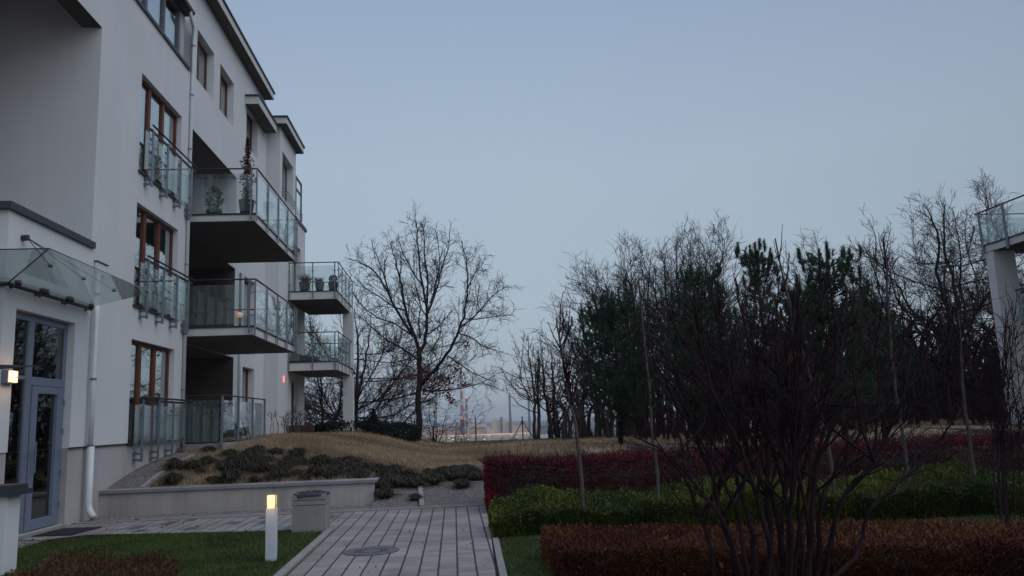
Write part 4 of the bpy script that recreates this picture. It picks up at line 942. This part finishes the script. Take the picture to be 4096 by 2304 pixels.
# thicket behind: dense dark brush
def thicket(name, n, x0, x1, y0, y1, h0, h1, lab, seed, zfun=hgt, m='twig', r=.02, hf=None):
    rg = np.random.default_rng(seed); K = MB(); protos = []
    for i in range(10):
        t = Tree(seed*20+i, ratio=.5, angle=(.3,.9), wob=.2, up=.06, dens=(5,8,6), maxlev=2, seg=.25, minr=.010, t0=.1, minlen=.12, cut=0)
        t.limb([(0,0,0),(rg.normal()*.05,rg.normal()*.05,.4),(rg.normal()*.12,rg.normal()*.1,.75),(rg.normal()*.15,rg.normal()*.1,1)], r, r*.3, 0, lenf=.8)
        V = np.concatenate(t.K.V); Q = np.concatenate([q.reshape(-1, 4) for q in t.K.Q]); protos.append((V, Q))
    for i in range(n):
        V, Q = protos[i % 10]; x = rg.uniform(x0, x1); y = rg.uniform(y0, y1); h = rg.uniform(h0, h1)*(1 if hf is None else hf(x)); a = rg.uniform(0, 2*pi)
        c, s_ = cos(a), sin(a); v = V*[h*.9, h*.9, h]; v = np.stack([v[:, 0]*c-v[:, 1]*s_, v[:, 0]*s_+v[:, 1]*c, v[:, 2]], 1)+[x, y, float(zfun(x, y))-.05]
        K.quads(v, Q)
    return tag(K.build(name, m), lab, 'undergrowth', kind='stuff')
thicket('undergrowth', 260, 5.2, 30, 38, 45, 2.4, 6.0, 'dark tangle of bare brush filling the ground below the far trees', 61, r=.03, hf=lambda x: .55+.45*min(1, (x-5)/6))
thicket('undergrowth', 230, 8.0, 26, 28, 38, 1.8, 4.6, 'dark bare undergrowth behind the pines', 62, m='twig_purple', r=.03)
thicket('undergrowth', 420, -2.2, 30, 41.3, 42.6, .25, .62, 'low dark weeds along the far lawn edge by the wire fence', 63, r=.02)
thicket('undergrowth', 26, -6.6, -5.8, 29.5, 33, .5, 1.1, 'thin dry stems at the foot of the house corner', 64, r=.015, m='bark_grey')

# ------------------------------------------------------------------ young trees in the hedges
def young(pts, Y, r, lab, seed, whips, km='twig_purple', n2=0, stake=False):
    t = Tree(seed, ratio=.45, angle=(.25,.7), wob=.10, up=.12, dens=(0,3.2,4.0), maxlev=3, seg=.12, minr=.0045, t0=.1, minlen=.12)
    line = [W(x, y, Y) for x, y in pts]; line[0][2] = 0
    t.limb(line, r, r*.35, 0, kids=False)
    for (a, b, L_, sp) in whips:
        st = np.array(line[a])*(1-b)+np.array(line[min(a+1, len(line)-1)])*b; az = t.rg.uniform(0, 2*pi)
        d = np.array([cos(az)*sp, sin(az)*sp, 1.]); d /= np.linalg.norm(d); t.grow(st, d, L_, r*.38, 1)
    return t.build('young_tree', (line[0][0], Y, 0), lab, 'bark_grey', km, group='young trees planted in the hedge rows')
wh = lambda k, L0, L1, sp, a0, a1, sd: [(int(f), f-int(f), l, sp) for f, l in zip(np.random.default_rng(sd).uniform(a0, a1, k), np.random.default_rng(sd+1).uniform(L0, L1, k))]
young([(1466,1290),(1462,1200),(1452,1100),(1436,1020),(1425,950),(1412,880),(1400,800)], 11.3, .032, 'leftmost young tree, its pale stem rising from the green hedge with thin whips above', 71, wh(18,.3,.75,.5,2.8,5.5,5)+wh(8,.3,.5,.8,2.5,4,8))
young([(1658,1290),(1652,1180),(1640,1080),(1632,960),(1618,830),(1606,700)], 11.3, .028, 'second young tree from the left, one thin straight stem up past the fan-crowned tree', 72, wh(16,.3,.7,.6,1.6,4,15), )
young([(2098,1190),(2082,1120),(2050,1000),(2010,850),(1975,720),(1950,600)], 11.3, .030, 'third young tree, topped by two upright whips above the spiky pine', 73, wh(14,.3,.65,.35,2,4.6,25))
young([(2286,1215),(2275,1120),(2255,1000),(2240,850),(2230,720),(2222,600)], 11.3, .030, 'fourth young tree, tall and narrow, left of the broad bare tree', 74, wh(14,.3,.6,.3,2,4.6,35))
young([(2455,1210),(2440,1120),(2425,1000),(2418,880),(2410,780)], 11.3, .030, 'rightmost young tree, its stem before the broad bare tree', 75, wh(14,.4,1.0,.5,1.6,4,45))

# ------------------------------------------------------------------ big foreground shrub
t = Tree(81, ratio=.5, angle=(.25,.8), wob=.12, up=.07, dens=(5.6,6.6,6), maxlev=3, seg=.09, minr=.0042, t0=.22, minlen=.16, thin=.6)
base = W(1960, 1449, 6.9); base[2] = 0
SY = 6.9
def sl(pts, d):
    n = len(pts); out = [W(x, y, SY+d*(i/(n-1))) for i, (x, y) in enumerate(pts)]; return out
stems = [
 ([(1800,1500),(1790,1400),(1760,1300),(1720,1200),(1660,1130),(1600,1100)], .5, .022),
 ([(1860,1520),(1850,1420),(1815,1300),(1790,1200),(1740,1080),(1700,950),(1668,840)], .3, .030),
 ([(1880,1520),(1830,1330),(1740,1210),(1690,1150)], -.4, .020),
 ([(1900,1520),(1900,1400),(1880,1300),(1850,1180),(1830,1050),(1790,900),(1740,760)], .8, .030),
 ([(1925,1520),(1935,1400),(1905,1250),(1860,1120),(1800,1000),(1760,850),(1745,740)], -.5, .028),
 ([(1950,1520),(1940,1380),(1930,1250),(1925,1100),(1900,950),(1870,800),(1850,700)], .3, .028),
 ([(1960,1520),(1960,1380),(1975,1200),(1960,1000),(1955,850),(1960,700)], .9, .026),
 ([(1985,1520),(1990,1400),(1990,1280),(2010,1120),(2020,950),(2060,780),(2085,690)], -.3, .028),
 ([(2000,1520),(2005,1380),(2040,1200),(2080,1050),(2110,900),(2150,760)], .6, .026),
 ([(2030,1520),(2040,1350),(2050,1200),(2085,1090),(2150,970),(2200,850),(2225,760)], -.6, .028),
 ([(2050,1520),(2060,1400),(2065,1270),(2110,1180),(2180,1060),(2240,930),(2290,810)], .2, .028),
 ([(2080,1520),(2100,1449),(2160,1390),(2180,1300),(2220,1250),(2300,1180),(2360,1110),(2410,1040)], .3, .024),
 ([(2070,1520),(2095,1330),(2130,1240),(2200,1160),(2250,1050),(2300,950),(2340,860)], -.4, .024),
 ([(1890,1520),(1870,1380),(1850,1280),(1780,1140),(1700,1010),(1640,900)], -.2, .024),
 ([(1970,1520),(1985,1350),(1960,1180),(1900,1020),(1850,900),(1800,780)], .5, .024),
 ([(2010,1520),(2020,1380),(2010,1240),(2050,1080),(2130,920),(2190,800)], 1.0, .024),
 ([(1990,1520),(1970,1400),(1930,1200),(1870,1060),(1830,960),(1810,820),(1805,720)], .7, .022),
 ([(2040,1520),(2030,1300),(2000,1150),(2000,1000),(2010,820),(2005,690)], .1, .022),
]
mains = []
for pts, d, r in stems:
    L_ = sl(pts, d); L_[0][2] = 0.; mains.append((L_, d))
    t.limb(L_, r*.95, .007, 0, t0=.28, lenf=1.5)
rs_ = np.random.default_rng(5)
for i in range(44):      # secondary stems forking off the measured ones
    L_, d = mains[rs_.integers(len(mains))]; k = rs_.integers(2, 4); st = L_[k]
    cx_ = 1965; xt = rs_.uniform(1650, 2330); yt = 705+abs((xt-1960)/340)**2.2*150+rs_.uniform(-15, 190)
    e = W(xt, yt, SY+rs_.uniform(-.9, 1.5)); dd = e-st
    if abs(dd[0]) > 1.3: continue
    m1 = st+dd*.3+np.array([dd[0]*.12, 0, -.05]); m2 = st+dd*.68+np.array([dd[0]*.08, 0, -.03])+rs_.normal(size=3)*.03
    t.limb([st, m1, m2, e], .014, .005, 0, t0=.15, lenf=1.2)
shr = t.build('large_shrub', (base[0], SY, 0), 'big bare purple-brown shrub with many fanned stems in the right foreground', 'twig_purple', 'twig_purple', cat='shrub')
P = [W(x+rng.normal()*8, y+rng.normal()*8, 7.3+rng.normal()*.2) for x, y in ((1995,900),(2010,915),(1830,1440),(1835,1425),(2003,905))]
mb = MB(); mb.cards(np.array(P), .07, rng, 1.6, -.2); mb.build('leaves', 'leaf_rust', shr)
# bare shrub before the right-hand block
t = Tree(82, ratio=.5, angle=(.25,.7), wob=.10, up=.07, dens=(5.6,6.6,6), maxlev=3, seg=.12, minr=.005, t0=.2, minlen=.14)
for i in range(15):
    x = 2530+t.rg.normal()*22; xt = x+t.rg.normal()*55-5; yt = t.rg.uniform(720, 900)
    L_ = [W(x, 1240, 10), W(x+t.rg.normal()*8, 1100, 10.1), W((x+xt)/2, 960, 10.2), W(xt, yt, 10.3+t.rg.normal()*.3)]; L_[0][2] = 0; t.limb(L_, .010, .004, 0, lenf=1.2)
t.build('bare_shrub', (9.3, 10, 0), 'dark bare shrub against the white column at the right edge', 'twig_purple', 'twig_purple', cat='shrub')

# ------------------------------------------------------------------ hedges
def hedge(name, foot, H, leaf, n, size, lab, twig='twig', ntw=2500, seed=1, twl=.16, cat='hedge', bump=.06, upb=.4, asp=1.8, dome=0):
    """foot: list of (x, y_front, y_back)"""
    Hm = float(np.mean(H)); rg = np.random.default_rng(seed); f = np.array(foot); xs_ = f[:, 0]
    ph = rg.uniform(0, 6, 6)
    def dm(x, y):
        u = np.clip((y-np.interp(x, xs_, f[:, 1]))/(np.interp(x, xs_, f[:, 2])-np.interp(x, xs_, f[:, 1])), 0, 1)
        e_ = np.clip((x-xs_[0])/.5, 0, 1)
        return 1-dome*((1-u)**3+.5*u**4)-dome*.6*(1-e_)**2
    def top(x, y): return dm(x, y)*(np.interp(x, xs_, H) if hasattr(H, '__len__') else H)*(1+bump/Hm*(np.sin(x*2.1+ph[0])*.5+np.sin(x*5.3+ph[1]+y*3)*.35+np.sin(y*6+ph[2]+x)*.3+.35*np.sin(x*11+y*7+ph[3])))
    def yf(x): return np.interp(x, xs_, f[:, 1])+.05*np.sin(x*4+ph[4])
    def yb(x): return np.interp(x, xs_, f[:, 2])
    o = empty(name, (float(xs_.mean()), float(f[:, 1:].mean()), 0)); tag(o, lab, cat)
    # woody core
    nx = int((xs_[-1]-xs_[0])/.25)+2; gx = np.linspace(xs_[0]+.09, xs_[-1]-.05, nx); mb = MB(); rows = []
    for a in gx:
        A, Bk = yf(a)+.10, yb(a)-.08; g_ = .12+.16*dome; H_ = lambda y: max(.05, float(top(a, y))-g_)
        rows.append([(a,A,0),(a,A+.02,H_(A)*.7),(a,A+.14,H_(A+.1)),(a,(A+Bk)/2,H_((A+Bk)/2)),(a,Bk-.12,H_(Bk-.05)),(a,Bk,H_(Bk)*.7),(a,Bk,0)])
    v = np.array(rows).reshape(-1, 3); v += rg.normal(size=v.shape)*.02; k = 7
    mb.quads(v, [(i*k+j, i*k+j+1, (i+1)*k+j+1, (i+1)*k+j) for i in range(nx-1) for j in range(k-1)]); mb.P.append(tuple(range(k))); mb.P.append(tuple((nx-1)*k+j for j in range(k))[::-1])
    mb.build('woody_core', 'soil', o)
    # leaves through the outer shell, on top, front, left end
    wtop = rg.uniform(size=n); x = xs_[0]+(xs_[-1]-xs_[0])*rg.uniform(size=n)**1.15; u = rg.uniform(size=n); A, Bk = yf(x), yb(x)
    end = rg.uniform(size=n) < .5/(xs_[-1]-xs_[0]+1)*1.2
    x = np.where(end, xs_[0]+np.abs(rg.normal(size=n))*.08, x); A, Bk = yf(x), yb(x)
    ontop = wtop < .45
    y = np.where(ontop | end, A+(Bk-A)*u, A+np.abs(rg.normal(size=n))*.07); hh = top(x, y)
    z = np.where(ontop & ~end, hh-np.abs(rg.normal(size=n))*.08, hh*rg.uniform(.02, 1, n))
    P = np.stack([x, y, z+rg.normal(size=n)*.02], 1)
    out = np.stack([np.where(end, -.8, 0), np.where(ontop | end, 0, -.8), np.where(ontop, .9, .3)], 1)
    mb = MB(); mb.cards(P, size, rg, asp, upb, out); mb.build('foliage', leaf, o)
    # twigs sticking out
    mb = MB(); xi = rg.uniform(xs_[0], xs_[-1], ntw); A, Bk = yf(xi), yb(xi); yi = A+(Bk-A)*rg.uniform(size=ntw)**1.3; hh = top(xi, yi)
    for a, b_, c in zip(xi, yi, hh):
        d = rg.normal(size=3)*[.8,.8,.3]+[0,-.25,.75]; d /= np.linalg.norm(d); L_ = twl*rg.uniform(.5, 1.4); p = np.array([a, b_, c-.08]); q = p+d*L_*.6; e = q+(d+rg.normal(size=3)*.35)*L_*.6
        mb.tube([p, q, e], [.0035,.0028,.0015], 3, cap=False)
    mb.build('twigs', twig, o); return o
hedge('red_hedge', [(.55,14.0,15.6),(4,14.0,15.7),(8,13.8,15.8),(13.5,13.5,16)], (.84,.84,.88,.92), 'leaf_red', 42000, .045, 'dark red barberry hedge in front of the dry grass mound', 'twig_red', 8000, 3, .22, bump=.05)
hedge('green_hedge', [(.5,11.1,12.35),(3,11.1,12.4),(7,11.0,12.1),(11.5,10.6,11.7)], (.46,.52,.56,.54), 'leaf_green', 130000, .040, 'spreading green juniper hedge between the red and the brown hedge', 'leaf_green', 2600, 4, .13, bump=.14, asp=2.0, dome=.4)
hedge('brown_hedge', [(.98,7.7,9.6),(2.4,7.4,9.5),(4,7.1,9.1),(6,6.6,8.5),(9,5.8,7.8)], .32, 'leaf_brown', 70000, .036, 'clipped rust-brown hedge in the bottom right foreground', 'leaf_brown', 4200, 5, .10, bump=.035)
hedge('low_shrubs', [(-4.65,8.0,10.35),(-4.1,7.6,10.0),(-3.5,7.4,9.85),(-2.95,7.5,9.2)], .17, 'leaf_mixed', 26000, .04, 'low mixed green and rust-brown bushes in the bottom left corner', 'leaf_mixed', 1600, 6, .10, cat='shrubs', bump=.06)
# clipped dark hedge and cone at the far side of the mound
def far_bush(name, c, rad, n, lab, cat, size=.09):
    o = empty(name, (c[0], c[1], float(hgt(c[0], c[1])))); tag(o, lab, cat)
    P = rng.normal(size=(n, 3)); P /= np.linalg.norm(P, axis=1)[:, None]; e = 3 if name == 'clipped_hedge' else 2
    if e == 3: P = np.sign(P)*np.abs(P)**.6
    P *= rng.uniform(.75, 1.03, (n, 1))*np.array(rad)
    if name == 'cone_conifer': P[:, :2] *= np.clip(.5-P[:, 2:3]/rad[2]*.5, .04, 1)
    mb = MB(); mb.cards(P+np.array(c), size, rng, 1.6, .3); mb.build('foliage', 'clipped', o)
    st = MB(); st.tube([(c[0], c[1], c[2]-rad[2]-.1), (c[0], c[1], c[2]+rad[2]*.4)], .05, 6); st.build('stem', 'bark', o)
far_bush('clipped_hedge', (-4.45,35.6,1.28), (1.75,.55,.42), 9000, 'long clipped dark hedge along the far edge of the mound', 'hedge')
far_bush('cone_conifer', (-3.45,35.2,1.45), (.55,.5,.72), 5000, 'small cone-shaped dark conifer rising from the clipped hedge', 'conifer')
far_bush('dark_bush', (-2.45,36.5,1.05), (1.0,.6,.52), 6000, 'rounded dark bush between the cone-shaped conifer and the oak', 'bush')

# ------------------------------------------------------------------ tussock grasses on the bank
def tussock(seed):
    rg = np.random.default_rng(seed); n = 520; mb = MB(); a = rg.uniform(0, 2*pi, n); L_ = rg.uniform(.16, .34, n); sp = rg.uniform(.15, 1.0, n)
    b = np.stack([rg.normal(size=n)*.035, rg.normal(size=n)*.035, np.zeros(n)], 1); d = np.stack([np.cos(a), np.sin(a), np.zeros(n)], 1)
    m1 = b+d*(L_*sp*.45)[:, None]+np.array([0, 0, 1])*(L_*(1-.3*sp)*.75)[:, None]; tip = b+d*(L_*sp)[:, None]+np.array([0, 0, 1])*(L_*(1-.75*sp)*.85)[:, None]
    s_ = np.stack([-np.sin(a), np.cos(a), np.zeros(n)], 1)*.006
    mb.quads(np.stack([b-s_, b+s_, m1+s_, m1-s_], 1).reshape(-1, 3), np.arange(n*4).reshape(-1, 4)); mb.tris(np.stack([m1-s_, m1+s_, tip], 1).reshape(-1, 3), np.arange(n*3).reshape(-1, 3))
    return mb
protos = [tussock(90+i) for i in range(4)]
pos = []
for i in range(84):
    f = rng.uniform(); pos.append((-6.0+4.6*f+rng.normal()*.1, 16.72+rng.uniform(0, 1)**1.2*(3.6-2.3*f), 'a'))
for i in range(40): pos.append((-1.45+rng.uniform()*1.95, 16.0+rng.uniform()**.7*2.2, 'b'))
made = []
for i, (x, y, k) in enumerate(pos):
    if i < 4: o = protos[i].build('grass_tussock', 'grass_tussock'); made.append(o)
    else: o = made[i % 4].copy(); C.objects.link(o)
    o.location = (x, y, float(hgt(x, y))); s_ = rng.uniform(.6, 1.25); o.scale = (s_*1.15, s_*1.15, s_*rng.uniform(.8, 1.05)); o.rotation_euler.z = rng.uniform(0, 6.28)
    if k == 'a': tag(o, 'grey-green tussock of ornamental grass on the bank above the retaining wall', 'ornamental grass', 'tussocks above the retaining wall')
    else: tag(o, 'grey-green tussock of ornamental grass on the gravel bank between wall end and red hedge', 'ornamental grass', 'tussocks on the gravel bank')

# ------------------------------------------------------------------ wire fence
fe = empty('wire_fence', (3, 43.8, 0)); tag(fe, 'thin chain-link fence with dark posts along the far edge of the lawn', 'fence')
FYc = 43.8
for x in (-5.4,-2.1,1.17,3.7,7.0,10.3,13.6,17,20.3,23.6):
    z = float(hgt(x, FYc)); p = MB(); p.tube([(x, FYc, z-.2), (x, FYc, 1.66)], .032, 8); p = p.build('post', 'fence_metal', fe)
    if abs(x-3.7) < .1:
        s_ = MB(); s_.tube([(3.0,FYc,.2),(3.7,FYc,1.42)], .025, 6); s_.tube([(4.45,FYc,.2),(3.7,FYc,1.42)], .025, 6); s_.build('brace', 'fence_metal', p)
w = MB()
for z in (.55, 1.1, 1.6): w.tube([(-6,FYc,z),(24,FYc,z)], .004, 3)
for x in np.arange(-6, 8, .12): w.tube([(x,FYc,.3),(x+1.2,FYc+.005,1.6)], .0022, 3); w.tube([(x,FYc-.005,1.6),(x+1.2,FYc,.3)], .0022, 3)
w.build('wire_mesh', 'fence_metal', fe)

# ------------------------------------------------------------------ port and power plant, 1.5 km away
PY_ = 1500.
def chim(x, zt, z0, r0, r1, bands, lab, n=18, red=()):
    o = empty('chimney', (x, PY_, -30)); tag(o, lab, 'chimney', 'power station chimneys')
    z = z0
    for col, z1 in bands:
        f0, f1 = (z-z0)/(zt-z0), (z1-z0)/(zt-z0); mb = MB(); mb.lathe(x, PY_, [(r0+(r1-r0)*f0, z), (r0+(r1-r0)*f1, z1)], n); mb.build('shaft', col, o, smooth=False); z = z1
    for (dx, z_) in red: b = MB(); b.lathe(x+dx, PY_-r0-2, [(.1,z_-1.6),(1.5,z_),(.1,z_+1.6)], 8); b.build('warning_light', 'red_glow', o)
RW = ('chimney_red', 'chimney_white')
chim(15.8, 96.4, -30, 4.3, 2.0, [('chimney_grey',-6)]+[(RW[i % 2], -6+(i+1)*11.5) for i in range(6)]+[('chimney_white',74),('chimney_grey',96.4)], 'tallest chimney, red and white bands with dark top, behind the oak', red=())
chim(24.4, 42, -30, 2.6, 2.0, [('chimney_white',-12)]+[(RW[i % 2], -12+(i+1)*7.7) for i in range(7)], 'red and white banded chimney with red lights, just right of the tallest', red=((-9,4),(0,41),(10,4)))
chim(104.6, 43, -30, 2.7, 1.9, [('chimney_brown',16),('chimney_grey',43)], 'slim brown and grey chimney in the gap, left of the last one')
chim(140, 42.9, -30, 2.6, 1.9, [('chimney_grey',42.9)], 'slim grey chimney at the right, half behind the crooked tree')
chim(88, 3.8, -30, 2.2, 2.0, [('chimney_grey',3.8)], 'shortest grey chimney beside the cream block')
pb = empty('power_station', (60, 1520, -30)); tag(pb, 'long low cream power station hall with a taller block', 'industrial building')
B(-60,150,1510,1560,-30,-13.5).build('hall', 'plant_wall', pb); B(0,60,1508,1550,-13.5,-8).build('hall_roof', 'plant_tower', pb); B(72,96,1506,1540,-30,-1).build('tower_block', 'plant_tower', pb)
B(84,110,1503,1509,-30,-8).build('annex', 'plant_wall', pb); B(76,80,1510,1520,-1,3).build('roof_house', 'plant_tower', pb)
B(60,74,1504,1509,-30,-16).build('annex', 'plant_tower', pb)
for i in range(9): x = -40+i*20; B(x,x+12,1505,1509,-30,-20-rng.uniform(0,3)).build('annex', 'plant_wall', pb)
dk = B(-40,135,1445,1448,-30,-25.2).build('quay_wall', 'plant_tower', loc=(50,1446,-30)); tag(dk, 'long pale lit quay wall in front of the power station', 'quay')
l = MB()
for x in np.arange(-30, 130, 5.5): l.box(x, x+3.4, 1443.5, 1444.5, -26.3, -25.6)
l.build('light_strip', 'port_light', dk)
k = 0
for (x, y, z) in ((-8,1300,-27),(-2,1200,-27),(3,1250,-26),(40,1100,-26),(95,1350,-27),(92,1200,-27),(60,1400,-28),(20,1150,-27)):
    o = empty('lamp_post', (x, y, -30)); tag(o, 'tiny distant harbour lamp glowing on the plain', 'lamp', 'harbour lamps')
    m_ = MB(); m_.tube([(x,y,-30),(x,y,z)], .35, 6); m_.build('pole', 'fence_metal', o); m_ = MB(); m_.box(x-1.3,x+1.3,y-.5,y+.5,z,z+1.0); m_.build('lamp', 'port_light', o)
wh_ = MB(); 
for (x, y, w_, h_) in ((-80,1000,60,6),(-30,900,30,5),(70,950,50,5),(150,1100,90,8),(-150,1200,80,9),(240,1300,120,12)):
    o = B(x, x+w_, y, y+30, -30, -30+h_).build('warehouse', 'chimney_grey', loc=(x+w_/2, y, -30)); tag(o, 'low grey warehouse on the plain before the power station', 'warehouse', 'warehouses on the plain')
    B(x-.5, x+w_+.5, y-.5, y+30.5, -30+h_+.01, -30+h_+.6).build('roof', 'plain', o)
# steam from the banded chimneys: soft puffs of thin vapour
m = bpy.data.materials.new('vapour'); m.use_nodes = True; nt = m.node_tree; nt.nodes.clear(); M['vapour'] = m
o_ = nt.nodes.new('ShaderNodeOutputMaterial'); a_ = nt.nodes.new('ShaderNodeVolumePrincipled'); a_.inputs['Color'].default_value = (.95,.92,.93,1); a_.inputs['Density'].default_value = .035; nt.links.new(a_.outputs[0], o_.inputs['Volume'])
mb = MB()
for x, z, r_ in ((17,50,6),(10,54,8),(2,57,9),(-7,60,10)):
    th = np.linspace(0, pi, 9); mb.lathe(x, 1495, [(max(.05, r_*1.3*sin(a)), z-r_*.8*cos(a)) for a in th], 16)
tag(mb.build('steam', 'vapour', smooth=True), 'faint white steam drifting left from the banded chimney', 'steam', kind='stuff')

# fallen leaves
P = scatter(200, lambda x, y: (x > -7) & (y > 8.6), -7, 3, 8.6, 15.2); P[:, 2] = np.where((P[:, 0] > -1.8) & (P[:, 0] < .4), .02, .045)
g = MB(); g.cards(P, .035, rng, 1.3, -.2); tag(g.build('fallen_leaves', 'leaf_brown'), 'scattered brown fallen leaves on lawn and paving', 'leaves', kind='stuff')
# evening haze
m = bpy.data.materials.new('haze'); m.use_nodes = True; nt = m.node_tree; nt.nodes.clear(); M['haze'] = m
o_ = nt.nodes.new('ShaderNodeOutputMaterial'); a_ = nt.nodes.new('ShaderNodeVolumePrincipled'); a_.inputs['Color'].default_value = (.86,.91,.97,1); a_.inputs['Density'].default_value = .0002; nt.links.new(a_.outputs[0], o_.inputs['Volume'])
tag(B(-9100, 9100, -100, 9100, -31, 110).build('haze', 'haze'), None, None, kind='stuff')
